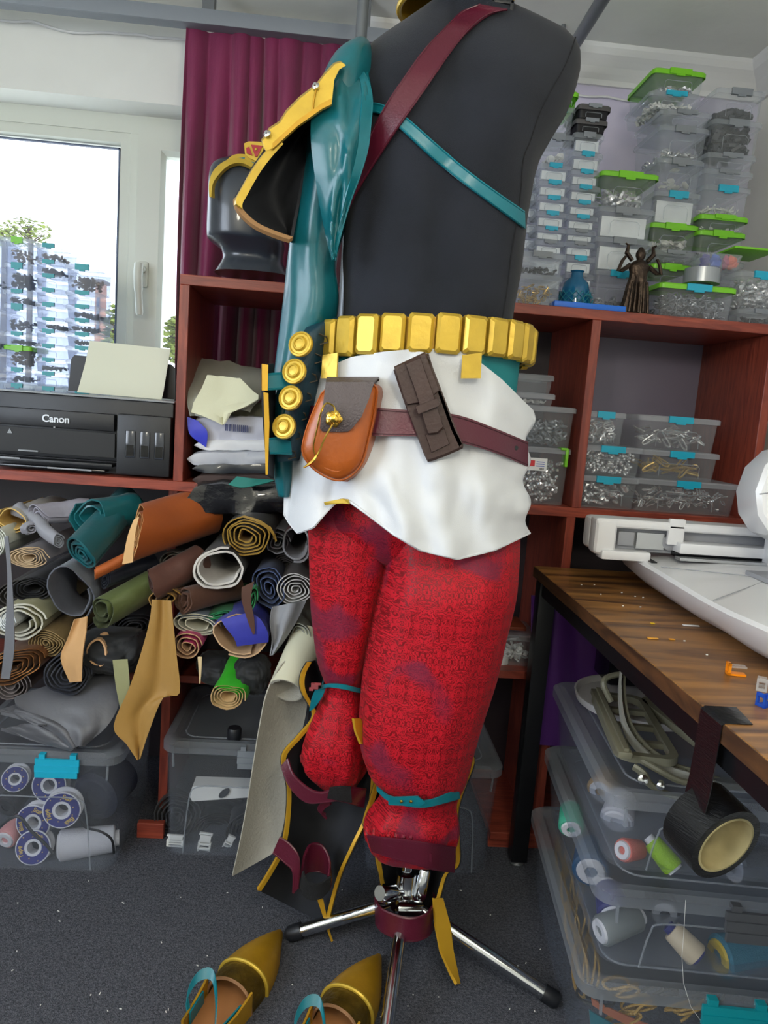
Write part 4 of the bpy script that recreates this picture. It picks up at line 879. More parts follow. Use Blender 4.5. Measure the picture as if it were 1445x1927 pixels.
stack(1228, 1303, 1.90, .17, ZT, [(548, B_(latch='green', desc='clear box of odds', content=('dark_bits', .006, .5, 40))), (497, B_(lid='green', latch='green', desc='clear box with green lid', x=(1225, 1300))), (472, B_(x=(1228, 1308), latch='grey', desc='clear flat box with grey latch', content=('grommets', .006, .5, 40))), (421, B_(x=(1222, 1312), lid='green', latch='green', content=('discs', .011, .5, 60), desc='green lidded box of pale buttons')), (361, B_(x=(1230, 1316), latch='blue', content='foil', desc='clear box with silver card')), (299, B_(x=(1236, 1322), latch='grey', content=('discs', .013, .95, 12), desc='clear box of round white labels')), (238, B_(x=(1240, 1332), latch='grey', content=('rings', .009, .4, 40), desc='clear box of small rings')), (208, B_(x=(1242, 1336), latch='grey', desc='flat empty clear box')), (173, B_(x=(1222, 1316), latch='blue', content=('chips', .006, .6, 160), desc='clear box of white pieces')), (131, B_(x=(1228, 1326), lid='green', latch='green', content=('domes', .010, .5, 40), desc='green lidded box of silver studs'))], 'in the tallest stack', group=Gt)
stack(1310, 1398, 1.885, .17, ZT, [(540, B_(latch='grey', desc='clear box')), (490, B_(latch='grey', desc='clear box with grey latch')), (435, B_(lid='green', latch='green', content=('dark_bits', .006, .3, 40), desc='green lidded box of dark bits', x=(1312, 1400))), (405, B_(x=(1315, 1405), lid='green', latch='green', content=('chips', .004, .3, 40), desc='green lidded box of tiny parts')), (350, B_(x=(1322, 1410), latch='blue', content=('sticks', .008, .35, 40), desc='clear box of white sticks')), (320, B_(x=(1322, 1414), latch='grey', desc='flat clear box')), (289, B_(x=(1328, 1420), latch='grey', desc='flat clear box with grey latch')), (226, B_(x=(1340, 1432), latch='grey', content=('dark_bits', .012, .95, 140), desc='tall box of dark fabric scraps')), (168, B_(x=(1346, 1438), latch='grey', content=('dark_bits', .014, .5, 60), desc='tall box of dark scraps'))], 'in the corner stack', group=Gt)
# --- front row on the top
stack(1240, 1383, 1.765, .11, ZT, [(536, B_(lid='green', latch='blue', content=('grommets', .0055, .8, 260), desc='long green lidded box full of steel grommets'))], 'at the front of the unit top', group=Gt)
stack(1388, 1480, 1.79, .12, ZT, [(583, B_(latch='grey', desc='flat clear box of dark bits', content=('dark_bits', .006, .6, 60))), (512, B_(latch='blue', content=('domes', .008, .9, 130), desc='clear box full of silver domes'))], 'of the far end pair', group=Gt)
p0 = PY(1317, 536, 1.82); zt = p0.z+.001
tr_ = MB(); rx = .042
tr_.lathe([(rx*.55, 0), (rx, 0), (rx, .034), (rx*.55, .034), (rx*.55, 0)], 28, MX.Translation((p0.x, 1.815, zt)), cap=False)
tag(tr_.build('duct_tape', M('silver_tape', (168, 172, 178), .3, .5)), 'silver duct tape roll lying on the long green lidded box', 'tape roll')
tub = thing('open_tub', (p0.x+.03, 1.815, zt+.035), 'clear open tub of coloured beads on the silver tape roll', 'tub')
cc = V((p0.x+.03, 1.815, zt+.0345)); Mt = MX.Translation(cc)
MB().loft([at(Mt, rrect(.085, .06, .012), 0), at(Mt, rrect(.10, .075, .014), .032), at(Mt, rrect(.097, .072, .013), .032), at(Mt, rrect(.082, .057, .011), .002)]).build('tub_body', m_clr, tub)
for i, (dx, dy, col, nm) in enumerate(((-.03, 0, (70, 50, 150), 'purple'), (-.008, -.01, (20, 90, 210), 'blue'), (.006, .012, (30, 60, 190), 'dark blue'), (.022, -.005, (190, 30, 90), 'magenta'), (.036, -.008, (240, 90, 30), 'orange'))):
    vs_, fs = bead_t(.011); mb = MB()
    for k in range(3): mb.add([p+cc+V((dx+.005*random.uniform(-1, 1), dy+.006*random.uniform(-1, 1), .013+.007*k)) for p in vs_], fs)
    tag(mb.build('craft_beads', M('bead_'+nm, col, .35)), f'{nm} beads in the open tub on the tape roll', 'beads', kind='stuff')
q = PY(1392, 476, 1.87)
gl_ = MB().bb(q.x-.05, q.x+.06, 1.80, 1.93, q.z-.006, q.z, .003)
tag(gl_.build('box_lid', LIDM['green']), 'loose bright green lid lying over the corner boxes', 'lid')
# blue tray, jar with netting, figurine
q0, q1 = PY(1043, 577, 1.75), PY(1178, 588, 1.75)
tag(MB().bb(q0.x, q1.x, 1.752, 1.80, ZT, ZT+.014, .002).build('blue_tray', M('bright_blue', (20, 110, 225), .4)), 'flat bright blue tray on the edge of the unit top', 'tray')
j = PY(1083, 560, 1.83); jt = thing('glass_jar', (j.x, 1.83, ZT), 'blue glass jar wrapped in teal netting behind the blue tray', 'jar')
Mj = MX.Translation((j.x, 1.838, ZT))
m_bglass = M('blue_glass', (16, 96, 140), .12, coat=.4)
MB().lathe([(.02, 0), (.034, .003), (.036, .03), (.034, .055), (.029, .072), (.016, .084), (.014, .096), (.017, .1)], 24, Mj).build('jar_body', m_bglass, jt)
net = MB()
for k in range(14):
    for sg in (1, -1):
        net.tube([Mj @ V((.0375*cos(2*pi*k/14+sg*s_*1.4), .0375*sin(2*pi*k/14+sg*s_*1.4), .004+.046*s_)) for s_ in [i/6 for i in range(7)]], .0011, 4)
net.build('netting', M('teal_mesh', (30, 130, 150), .4), jt)
MB().tube([V((j.x+.02+.012*cos(a), 1.798, ZT+.027+.013*sin(a))) for a in [i*.4 for i in range(1, 17)]], .002, 6).build('ribbon_curl', m_teals, jt)
f0 = PY(1199, 590, 1.765); fg_ = thing('figurine', (f0.x, 1.785, ZT), 'dark bronze robed figurine with raised arms on the unit top', 'figurine')
m_brz = M('aged_bronze', (62, 50, 42), .35, .7, bump=.5, bs=120, var=.5, vs_=60)
Mf = MX.Translation((f0.x, 1.787, ZT)) @ MX.Diagonal((1.25, 1.1, 1.08, 1))
rg = []
for z, a, b in ((0, .027, .022), (.006, .028, .022), (.03, .023, .018), (.06, .019, .015), (.078, .015, .012), (.09, .017, .012), (.104, .022, .013), (.113, .014, .010), (.118, .007, .007)):
    rg.append([Mf @ V(((a+.0022*sin(9*t)*(z < .08))*cos(t), (b+.002*sin(9*t)*(z < .08))*sin(t), z)) for t in [2*pi*k/36 for k in range(36)]])
MB().loft(rg).build('robed_body', m_brz, fg_)
MB().lathe([(.004, .112), (.006, .118), (.0095, .126), (.0095, .133), (.006, .14), (.003, .145)], 14, Mf).build('head', m_brz, fg_)
for sg in (-1, 1):
    MB().tube([Mf @ V(p) for p in ((sg*.018, 0, .106), (sg*.034, -.004, .092), (sg*.042, -.006, .09), (sg*.036, -.006, .112), (sg*.030, -.006, .122))], [.006, .005, .0045, .004, .0035], 8).build('arm', m_brz, fg_)
    MB().tube([Mf @ V(p) for p in ((sg*.014, .002, .116), (sg*.026, .004, .132), (sg*.024, .004, .148), (sg*.03, .004, .152))], [.005, .006, .004, .002], 7).build('ornament', m_brz, fg_)
for k in range(5): MB().tube([Mf @ V(p) for p in ((-.014+.007*k, -.016, .07), (-.016+.008*k, -.021, .04), (-.018+.009*k, -.024, .004))], [.002, .003, .0035], 6).build('robe_fold', m_brz, fg_)
# --- middle shelf cells
ZS = .8955
Gm = 'hardware boxes on the middle shelf'
stack(978, 1072, 1.765, .2, ZS, [(842, B_(latch=None, lid='milk', content=('beads', .0055, .8, 330), desc='deep clear box full of metal studs', emboss=False)), (764, B_(x=(975, 1082), latch=None, lid='milk', content=('grommets', .0075, .7, 150), desc='wide clear box of small rings', emboss=False)), (739, B_(x=(970, 1042), lid='milk', latch=None, content=('discs', .006, .4, 30), desc='small flat clear box', emboss=False, dep=.12)), (704, B_(x=(965, 1040), lid='clear', latch=None, desc='small empty clear box', emboss=False, dep=.12))], 'in the stack beside the belt', group=Gm)
q = PY(1066, 856, 1.758)
gl2 = MB(); gl2.bb(q.x-.002, q.x+.006, q.y, q.y+.03, q.z-.03, q.z+.014, .003); gl2.bb(q.x-.014, q.x+.004, q.y, q.y+.03, q.z+.010, q.z+.016, .002)
tag(gl2.build('side_latch', LATCH['green']), 'bright green clip on the deep box of metal studs', 'latch')
q = PY(1012, 873, 1.757); lab = thing('paper_label', q, 'white printed label on the deep box of metal studs', 'label')
MB().bb(q.x-.026, q.x+.022, q.y-.0012, q.y, q.z-.016, q.z+.014).build('label_paper', M('white_paper', (236, 236, 238), .6), lab, False)
lr = M('label_red', (210, 50, 60), .6); lb_ = M('label_blue', (90, 110, 190), .6)
MB().bb(q.x-.02, q.x-.008, q.y-.0018, q.y-.0012, q.z-.006, q.z+.008).build('red_print', lr, lab, False)
for k in range(3): MB().bb(q.x-.004, q.x+.016, q.y-.0018, q.y-.0012, q.z+.004-k*.005, q.z+.006-k*.005).build('blue_print', lb_, lab, False)
for k in range(6): MB().bb(q.x+.004+k*.002, q.x+.005+k*.002, q.y-.0018, q.y-.0012, q.z-.014, q.z-.009).build('barcode_bar', m_black, lab, False)
stack(1082, 1200, 1.765, .16, ZS, [(897, B_(latch='blue', lid='milk', content=('domes', .0095, .8, 90), desc='clear box of large silver domes')), (840, B_(x=(1092, 1208), latch='blue', lid='milk', content=('beads', .0048, .95, 330), desc='clear box full of silver beads')), (775, B_(x=(1098, 1176), latch='blue', lid='milk', content=('rings', .011, .8, 34), desc='clear box of large rings', dep=.1))], 'in the stack by the upright', group=Gm)
stack(1192, 1390, 1.765, .17, ZS, [(906, B_(latch='blue', lid='milk', content=('hooks', .008, .8, 110), desc='long clear box of metal hooks')), (850, B_(x=(1206, 1352), latch='blue', lid='milk', content=('brass_hooks', .013, .7, 26), desc='clear box of brass buckles')), (785, B_(x=(1200, 1354), latch='blue', lid='milk', content=('hooks', .012, .7, 50), desc='clear box of carabiner hooks'))], 'in the stack over the long box', group=Gm)
# --- window sill stacks
ZW = 1.0462
m_sill = clear('backlit_plastic', (220, 224, 233), .34, .25, (200, 208, 224))
Gw = 'organiser boxes stacked on the window sill'
tl = lambda c=None, d='flat clear box with teal latch', **k: B_(latch='teal', body=m_sill, content=c, desc=d, rad=.008, **k)
gb_ = ('gold_bits', .005, .5, 50); ob = ('olive_bits', .005, .45, 50); db = ('dark_bits', .005, .5, 50)
stack(66, 118, 2.12, .12, ZW, [(728, tl()), (700, tl()), (674, tl(ob, 'flat clear box of brown bits')), (648, tl()), (620, tl()), (598, tl(ob, 'flat clear box of olive bits')), (570, tl()), (543, tl()), (516, tl(None, 'flat clear box')), (490, tl(db, 'clear box of dark bits')), (459, tl(gb_, 'clear box of gold bits'))], 'in the middle sill stack', group=Gw)
stack(8, 58, 2.12, .12, ZW, [(722, tl()), (692, tl(db, 'flat clear box of dark bits')), (650, B_(lid='green', latch='green', body=m_sill, content=('gold_bits', .006, .9, 90), desc='green lidded box of antique gold bits', rad=.008)), (625, tl(db, 'flat clear box with some dark bits')), (572, tl(db, 'tall clear box of dark bits')), (545, tl(db, 'clear box of black bits')), (495, tl(('dark_bits', .006, .7, 80), 'clear box of dark buttons')), (447, B_(lid='clear', latch='green', body=m_sill, content=('gold_bits', .005, .6, 60), desc='clear box of gold bits with green latch', rad=.008))], 'in the sill stack farthest from curtain', group=Gw)
stack(-52, 0, 2.12, .12, ZW, [(700, tl()), (660, tl()), (620, tl(db, 'clear box of dark bits')), (580, tl()), (540, tl()), (500, tl(ob, 'clear box of olive bits')), (440, tl(None, 'tall clear box'))], 'in the sill stack at picture edge', group=Gw)
stack(124, 186, 2.12, .12, ZW, [(735, tl()), (705, tl(db, 'flat clear box of dark bits')), (678, tl(ob, 'flat clear box of brown bits')), (652, tl(None, 'flat clear box')), (626, tl(ob, 'flat clear box of olive bits')), (600, tl(db, 'flat clear box of black bits')), (574, tl(db, 'flat clear box with grey bits')), (548, tl(None, 'flat clear box with dark lid rim')), (498, B_(latch='teal', body=m_sill, content=('gold_bits', .0055, .6, 120), desc='tall clear box of shiny gold bits', rad=.008))], 'in the sill stack nearest the handle', group=Gw)

# ================================================================== PRINTER
pr = thing('printer', (-.60, 1.86, .895), 'black ink tank printer with paper loaded on the shelf', 'printer')
pxl, pxr, pyf, pyb, pz0, pz1 = -.80, -.385, 1.765, 2.04, .8955, 1.072
b = MB(); b.bb(pxl, pxr, pyf+.02, pyb, pz0+.03, pz1, .008); b.bb(pxl+.01, pxr-.01, pyf+.04, pyb-.02, pz0, pz0+.03); b.build('printer_body', m_black, pr, ang=30)
b = MB(); b.bb(pxl, -.515, pyf, pyf+.03, pz1-.075, pz1-.035, .004); b.build('front_panel', m_black, pr, ang=30)
MB().bb(-.508, pxr, pyf-.006, pyf+.03, pz0+.004, pz1-.032, .006).build('ink_bay', m_black, pr, ang=30)
m_pblk = M('printer_dark_slot', (10, 11, 13), .5)
MB().bb(pxl+.02, -.517, pyf+.014, pyf+.022, pz0+.04, pz1-.08).build('paper_slot', m_pblk, pr, False)
MB().bb(pxl+.01, -.517, pyf-.004, pyf+.05, pz0+.018, pz0+.026, .002).build('output_tray', m_black, pr, ang=30)
MB().bb(pxl+.03, -.53, pyf-.012, pyf+.02, pz0+.006, pz0+.012, .002).build('output_tray', m_blk2, pr, ang=30)
m_line = M('grey_edge_strip', (150, 154, 160), .35)
MB().bb(-.79, -.725, pyf-.0055, pyf-.0035, pz0+.024, pz0+.0275).build('tray_edge', m_line, pr, False); MB().bb(-.66, -.56, pyf-.0135, pyf-.0115, pz0+.008, pz0+.0115).build('tray_edge', m_line, pr, False); MB().bb(-.735, -.69, pyf+.01, pyf+.013, pz0+.042, pz0+.045).build('tray_edge', m_line, pr, False)
for k in range(3):
    x = -.487+k*.033; w_ = MB().bb(x, x+.022, pyf-.0075, pyf-.005, pz0+.045, pz0+.108, .003).build('ink_window', M('ink_window_glass', (58, 62, 70), .15, coat=.5), pr)
    MB().bb(x+.003, x+.019, pyf-.0085, pyf-.007, pz0+.049, pz0+.075).build('ink_level', M('ink_dark', (14, 15, 18), .2), w_, False)
MB().bb(pxl, pxr, pyf+.024, pyb-.06, pz1, pz1+.004, .0015).build('top_lid', M('printer_lid', (150, 154, 158), .35), pr)
def text(s, size, M_, mat, parent, name, ext=.0006):
    cu_ = bpy.data.curves.new(name, 'FONT'); cu_.body = s; cu_.size = size; cu_.extrude = ext; cu_.align_x = 'CENTER'; cu_.align_y = 'CENTER'; cu_.offset = size*.022
    o = bpy.data.objects.new(name, cu_); dg = bpy.context.evaluated_depsgraph_get(); COL.objects.link(o); bpy.context.view_layer.update()
    me = bpy.data.meshes.new_from_object(o.evaluated_get(bpy.context.evaluated_depsgraph_get())); bpy.data.objects.remove(o)
    ob_ = bpy.data.objects.new(name, me); COL.objects.link(ob_); me.materials.clear(); me.materials.append(mat); me.transform(MX.Translation(-ORG[parent]) @ M_); ob_.parent = parent; ORG[ob_] = ORG[parent].copy(); return ob_
UP = MX(((1, 0, 0, 0), (0, 0, -1, 0), (0, 1, 0, 0), (0, 0, 0, 1)))   # text standing up, facing the viewer
q = PY(105, 789, pyf-.0015)
text('Canon', .023, MX.Translation(q) @ UP, M('logo_silver', (205, 208, 212), .3, .3), pr, 'brand_lettering')
q = PY(102, 804, pyf-.0015); MB().bb(q.x-.002, q.x+.002, q.y, q.y+.001, q.z-.002, q.z+.002).build('status_light', m_line, pr, False)
q = PY(18, 811, pyf+.012); MB().poly([q+V((-.006, 0, -.005)), q+V((.006, 0, -.005)), q+V((0, 0, .006))], (0, .001, 0)).build('warning_triangle', m_line, pr, False)
# rear paper support and the sheet
G = [[PY(x, y, yy) for x in ()] for y, yy in ()]
def slab(P, vec, nm, mat, par): return MB().poly(P, vec).build(nm, mat, par, False)
slab([PY(*p, 2.0) for p in ((128, 735), (134, 676), (140, 668), (322, 686), (330, 694), (330, 752))], (0, .006, 0), 'paper_support', m_black, pr)
S = [[PY(lerp(a, b, u), lerp(c, d_, u), yy+.006*sin(pi*u)) for u in [k/6 for k in range(7)]] for a, c, b, d_, yy in ((145, 738, 304, 752, 1.955), (150, 722, 308, 735, 1.965), (160, 685, 314, 697, 1.98), (169, 641, 321, 657, 1.99))]
tag(MB().sheet(S, .0008).build('paper_sheet', M('cream_paper', (226, 228, 208), .7)), 'cream paper sheet standing in the printer feeder', 'paper')

# ================================================================== PACKETS IN THE SHELF CELL
m_film = clear('clear_film', (250, 252, 255), .10, .06, (235, 240, 245))
m_pap = M('white_paper', (236, 236, 238), .6)
def packet(label, l, r_, t_, b_, yf, mat, name='fabric_packet', th=None, dep=.22, wav=.005, tilt=0):
    # a soft flat bundle: front edge from pixel box
    G = []; n = 16
    for i in range(9):
        a = 2*pi*i/8
    rings = []
    A = PY(l, (t_+b_)/2, yf); B = PY(r_, (t_+b_)/2+tilt, yf); zt_ = PY((l+r_)/2, t_, yf).z; zb_ = PY((l+r_)/2, b_, yf).z; h = zt_-zb_
    for i in range(n+1):
        u = i/n; x = lerp(A.x, B.x, u); e = (1-abs(2*u-1)**6)**.5*.9+.1; ring = []
        for (fy, fz) in ((0, .5), (.004, .9), (.02, 1.), (dep, 1.), (dep, 0), (.02, 0), (.004, .1)):
            ring.append(V((x, yf+fy+wav*NZ.noise(V((u*6, fz*3, l*.1))), zb_+(B.z-A.z)*(u-.5)+h*.5+(fz-.5)*h*e+wav*.5*NZ.noise(V((u*8, fz*2, b_*.1))))))
        rings.append(ring)
    return tag(MB().loft(rings).build(name, mat, ang=60), label, 'packet')
packet('folded black fabric in clear wrap hanging over the shelf edge', 352, 560, 905, 972, 1.715, M('black_shiny_film', (26, 26, 30), .10, bump=1., bs=38, coat=1., detail=6), dep=.1, wav=.012)
packet('folded brown fabric bundle under the teal scrap', 362, 540, 893, 915, 1.735, M('dark_brown_cloth', (62, 44, 40), .7))
packet('thin folded charcoal fabric in a plastic sleeve', 362, 545, 872, 893, 1.75, M('charcoal_cloth', (48, 52, 58), .35, coat=.3))
packet('white folded fabric in crinkled plastic', 352, 540, 848, 880, 1.755, M('white_wrap', (196, 198, 206), .3, bump=.3, bs=60))
packet('stack of loose white sheets under the parcel', 365, 540, 826, 850, 1.76, m_pap, 'paper_stack')
packet('white posting parcel with barcode on the packet pile', 355, 545, 780, 836, 1.765, M('parcel_white', (206, 206, 218), .45, bump=.1, bs=30))
slab_t = tag(pixsheet([(352, 784, 372, 792, 1.755, 1.757), (356, 815, 390, 812, 1.753, 1.755), (372, 830, 388, 842, 1.755, 1.757)], 4, .004).build('blue_flap', M('parcel_blue', (50, 60, 200), .35)), 'bright blue folded corner of the posting parcel', 'packaging')
q = PY(450, 806, 1.757); bc = thing('barcode_label', q, 'barcode label printed on the white posting parcel', 'label')
for k in range(13):
    x = q.x-.032+k*.0045; MB().bb(x, x+random.choice((.001, .002, .003)), q.y-.001, q.y, q.z-.008, q.z+.008).build('barcode_bar', M('print_navy', (70, 76, 120), .6), bc, False)
tag(pixsheet([(430, 912, 446, 897, 1.70, 1.71), (455, 918, 470, 900, 1.695, 1.705), (490, 912, 494, 902, 1.70, 1.71), (516, 905, 514, 903, 1.71, 1.71)], 4, .003).build('leather_scrap', M('sea_green_leather', (40, 134, 122), .45)), 'sea green leather scrap on the packet pile', 'scrap')
S = [[PY(lerp(a, b, u)+3*NZ.noise(V((u*9, i, 0))), lerp(c, d_, u)+10*NZ.noise(V((u*4, i*.9, 2))), yy+.018*NZ.noise(V((u*5, i*.7, 5)))) for u in [k/14 for k in range(15)]] for i, (a, c, b, d_, yy) in enumerate(((362, 672, 470, 690, 1.92), (355, 690, 500, 700, 1.88), (352, 712, 500, 725, 1.82), (354, 735, 490, 750, 1.77), (352, 755, 478, 765, 1.745), (358, 785, 470, 775, 1.74)))]
pb = tag(MB().sheet(S, .003).build('plastic_bag', clear('bag_film', (245, 246, 240), .55, .18, (228, 228, 214))), 'crumpled clear plastic bag heaped on the parcel', 'bag')
S = [[PY(lerp(a, b, u), lerp(c, d_, u)+1.5*NZ.noise(V((u*5, i, 4))), yy-.012*abs(u-.45)+.006*NZ.noise(V((u*3, i*.8, 1)))) for u in [k/10 for k in range(11)]] for i, (a, c, b, d_, yy) in enumerate(((390, 706, 452, 712, 1.750), (380, 730, 478, 738, 1.738), (364, 758, 487, 744, 1.732), (360, 776, 486, 752, 1.725), (378, 782, 462, 766, 1.722), (404, 792, 436, 775, 1.720), (418, 800, 422, 798, 1.720)))]
tag(MB().sheet(S, .003).build('paper_napkin', M('cream_towel', (222, 220, 190), .8, bump=.12, bs=500)), 'cream paper towel folded on the plastic bag', 'paper')
packet('dark olive folded pad behind the cream paper towel', 425, 540, 758, 786, 1.768, M('olive_pad', (96, 92, 70), .8))

# ================================================================== FABRIC ROLLS
FM = {}
def fab(c, rough=.6, sheen=.1, metal=0., bump=.12, coat=0.):
    k = (tuple(c), rough, metal)
    if k not in FM: FM[k] = M('fabric_%d_%d_%d' % tuple(c), c, rough, metal, bump=bump, bs=90, var=.10, vs_=9, sheen=sheen, coat=coat)
    return FM[k]
GF = 'rolled fabrics on the lower shelf'
def roll(label, px, py, rx, ry, outer, inner=None, yf=1.70, L_=.26, ax=(0, 0), turns=4, rot=0, tail=None, th=.0024, core=.18, rough=.6, metal=0., wob=.10, name='fabric_roll', coat=0., flip=1, start=0.):
    C = PY(px, py, yf); A = V((ax[0], 1, ax[1])).normalized(); U_ = V((1, 0, 0)); U_ = (U_-A*U_.dot(A)).normalized(); W_ = U_.cross(A)*1.; W_ = -W_ if W_.z < 0 else W_
    dd = (C-V((0, 0, EYE))).dot(cf)/F; Rx, Ry = rx*dd, ry*dd; sec_ = []; ns = 22; seed = px*.37+py*.11
    N_ = int(ns*turns)
    for i in range(N_+1):
        t = i/ns*2*pi+start; f_ = lerp(core, 1, i/N_); w_ = 1+wob*NZ.noise(V((cos(t)*1.3, sin(t)*1.3, seed+f_*2)))*1.6
        sec_.append((flip*cos(t)*Rx*f_*w_, -sin(t)*Ry*f_*w_))
    if tail:
        for a, b in tail: sec_.append((a*dd, -b*dd))
    s1, s2 = .55*sin(seed*12.9), .35*sin(seed*7.7+1)
    cr_, sr_ = cos(R(rot)), sin(R(rot)); sec_ = [(a*cr_-b*sr_, a*sr_+b*cr_) for a, b in sec_]
    G = []
    nl = 6
    for a, b in sec_:
        row = []
        for j in range(nl+1):
            s_ = j/nl; e = 1-.02*sin(pi*s_)
            wv = .004*NZ.noise(V((a*22, b*22+seed, s_*3)))*(1+2*s_)
            row.append(C+A*(L_*s_+(.006*NZ.noise(V((a*60, b*60, seed)))+a*s1+b*s2)*(1-s_))+U_*(a*e+wv)+W_*(b*e+wv))
        G.append(row)
    o = fab(outer, rough, metal=metal, coat=coat); i_ = fab(inner, .75) if inner else o
    return tag(MB().sheet(G, th, 0 if flip > 0 else 1, 1 if flip > 0 else 0).build(name, [o, i_], ang=70), label, 'fabric roll', GF)
def hang(label, rows, col, th=.0022, fold=None, name='fabric_strip', nc=8, inner=None, rough=.6, cat_='fabric', bulge=0., sub=4):
    return tag(pixsheet(rows, nc, th, sub, bulge, fold, 1 if inner else None).build(name, [fab(col, rough)]+([fab(inner, .75)] if inner else []), ang=70), label, cat_, GF)
def lump(label, rows, col, yc_=1.72, b=.09, am=.07, rough=.5, inner=None, seed=0., name='fabric_bolt', coat=0.):
    f_ = lambda t, v: am*(NZ.noise(V((1.6*cos(t), 1.6*sin(t)+seed, 3.2*v)))+1.5*abs(NZ.noise(V((2.2*cos(t)+seed, 2.2*sin(t), 4*v+2.5*sin(t)+seed))))+.7*abs(NZ.noise(V((5*cos(t), 5*sin(t)+seed, 9*v+5*cos(t)))))-.35)
    return tag(pixtube([(l, r_, y, yc_, b*(.55 if i in (0, len(rows)-1) else 1)) for i, (l, r_, y) in enumerate(rows)], 90, f_, 8, ex=2.9).build(name, fab(col, rough, coat=coat), ang=80), label, 'fabric roll', GF)
roll('pale cream rolled fabric at the top of the pile by the picture edge', -4, 1022, 18, 26, (200, 202, 190), yf=1.66, turns=4)
roll('white fabric fold with yellow lining near the shelf', 22, 978, 34, 24, (196, 194, 188), (214, 176, 96), yf=1.70, turns=1.6, core=.7, rot=-8)
roll('silver grey thin tube of vinyl lying across the pile', 60, 996, 13, 12, (150, 150, 160), yf=1.68, ax=(-.95, .15), L_=.02, turns=2)
roll('silver grey vinyl roll lying slantwise on the grey bolt', 112, 1018, 13, 13, (148, 149, 158), yf=1.655, ax=(-1.5, .62), L_=.16, turns=3, rough=.4)
roll('crumpled lilac grey lining fabric under the shelf', 72, 972, 20, 24, (160, 158, 172), yf=1.70, turns=3, ax=(1., .1), L_=.12, wob=.25, rough=.4)
roll('grey vinyl bolt with beige layered lining', 54, 1050, 34, 20, (112, 108, 114), (196, 168, 132), yf=1.66, turns=5, core=.25, ax=(.25, .1))
roll('shiny teal leather roll pointing at the viewer', 154, 1044, 34, 36, (14, 92, 100), yf=1.60, turns=4, ax=(.12, .34), L_=.26, wob=.14, rough=.30, coat=.2, th=.004, core=.12)
roll('wide teal leather bolt folded under the shelf', 168, 972, 36, 38, (16, 100, 108), yf=1.70, turns=2.6, ax=(.8, .1), L_=.12, wob=.16, rough=.30, coat=.2, th=.004, core=.3)
roll('large orange tan leather bolt under the shelf', 256, 1002, 52, 52, (160, 78, 24), (206, 150, 92), yf=1.66, turns=3.2, ax=(1., .30), L_=.19, wob=.10, rough=.45, th=.003, core=.25)
roll('thin orange tan leather tube sticking out below its bolt', 180, 1080, 10, 14, (178, 88, 28), (200, 110, 50), yf=1.60, turns=2, ax=(1.6, .9), L_=.10, core=.5)
hang('peach edge strip folded over the orange tan bolt', [(252, 978, 262, 972, 1.612, 1.612), (240, 1010, 254, 1008, 1.608, 1.608), (230, 1062, 250, 1058, 1.606, 1.606)], (226, 180, 122))
roll('black roll with gold foil edges under the clear packet', 464, 1010, 52, 44, (30, 28, 24), (168, 130, 44), yf=1.66, turns=5, core=.2, wob=.2, th=.003, rough=.3)
hang('curved strip of gold edged foil beside the black roll', [(452, 972, 460, 970, 1.64, 1.64), (490, 985, 492, 980, 1.635, 1.635), (512, 1005, 515, 1000, 1.64, 1.64), (518, 1020, 521, 1018, 1.645, 1.645)], (170, 132, 50))
roll('black vinyl bolt under the grey bolt', 62, 1108, 36, 26, (24, 26, 32), yf=1.68, turns=4, core=.3, rough=.35)
roll('pale blue grey leather loop drooping in the pile', 130, 1118, 34, 58, (150, 158, 172), (98, 102, 114), yf=1.62, turns=1.25, core=.8, rot=14, L_=.14, th=.003, name='fabric_loop')
roll('navy black bolt under the thin orange tube', 196, 1092, 18, 20, (30, 34, 46), yf=1.66, turns=3, ax=(1., .35), L_=.13, wob=.1, rough=.4)
roll('olive green leather fold in the middle of the pile', 190, 1150, 30, 34, (100, 112, 66), (70, 78, 50), yf=1.63, turns=2.4, ax=(1., .55), L_=.13, wob=.16, rough=.42, core=.35)
roll('chocolate brown leather fold above the suede', 284, 1098, 34, 30, (94, 60, 50), (76, 48, 42), yf=1.63, turns=2.4, ax=(.8, .4), L_=.14, wob=.18, rough=.45, core=.3)
roll('black fabric roll with white fluffy lining', 412, 1072, 48, 42, (26, 27, 32), (214, 210, 204), yf=1.64, turns=1.8, core=.7, rot=-10, th=.005)
roll('folded brown suede in the middle of the pile', 346, 1130, 24, 28, (88, 57, 42), yf=1.63, turns=2.6, ax=(1., .12), L_=.15, wob=.18, rough=.9, core=.3, th=.004)
hang('brown suede strip hanging from the folded suede', [(455, 1105, 478, 1094, 1.60, 1.60), (455, 1130, 472, 1128, 1.595, 1.595), (465, 1165, 478, 1162, 1.592, 1.592), (476, 1194, 480, 1192, 1.592, 1.592)], (88, 58, 46), rough=.8)
roll('navy denim roll next to the red trousers', 506, 1108, 34, 46, (42, 56, 92), (66, 82, 120), yf=1.66, turns=4, core=.15, rot=20)
roll('dark brown roll with white layered lining', 556, 1110, 36, 34, (60, 50, 48), (214, 212, 208), yf=1.65, turns=5, core=.12)
roll('grey fabric in a burgundy edged loop', 556, 1024, 26, 36, (92, 22, 40), (130, 128, 132), yf=1.67, turns=1.3, core=.8, th=.004, name='fabric_loop')
roll('small grey roll beside the burgundy loop', 524, 1020, 20, 26, (138, 138, 144), yf=1.70, turns=3, wob=.2)
roll('beige leather bolt with white core by the picture edge', 34, 1172, 52, 40, (168, 164, 126), (206, 204, 190), yf=1.64, turns=3, core=.45, th=.004, rot=12)
roll('white paper core inside the beige bolt', 14, 1170, 18, 20, (210, 214, 214), yf=1.63, turns=4, core=.2)
roll('khaki fabric roll above the copper foil', 84, 1212, 36, 30, (146, 122, 78), yf=1.66, turns=6, core=.1)
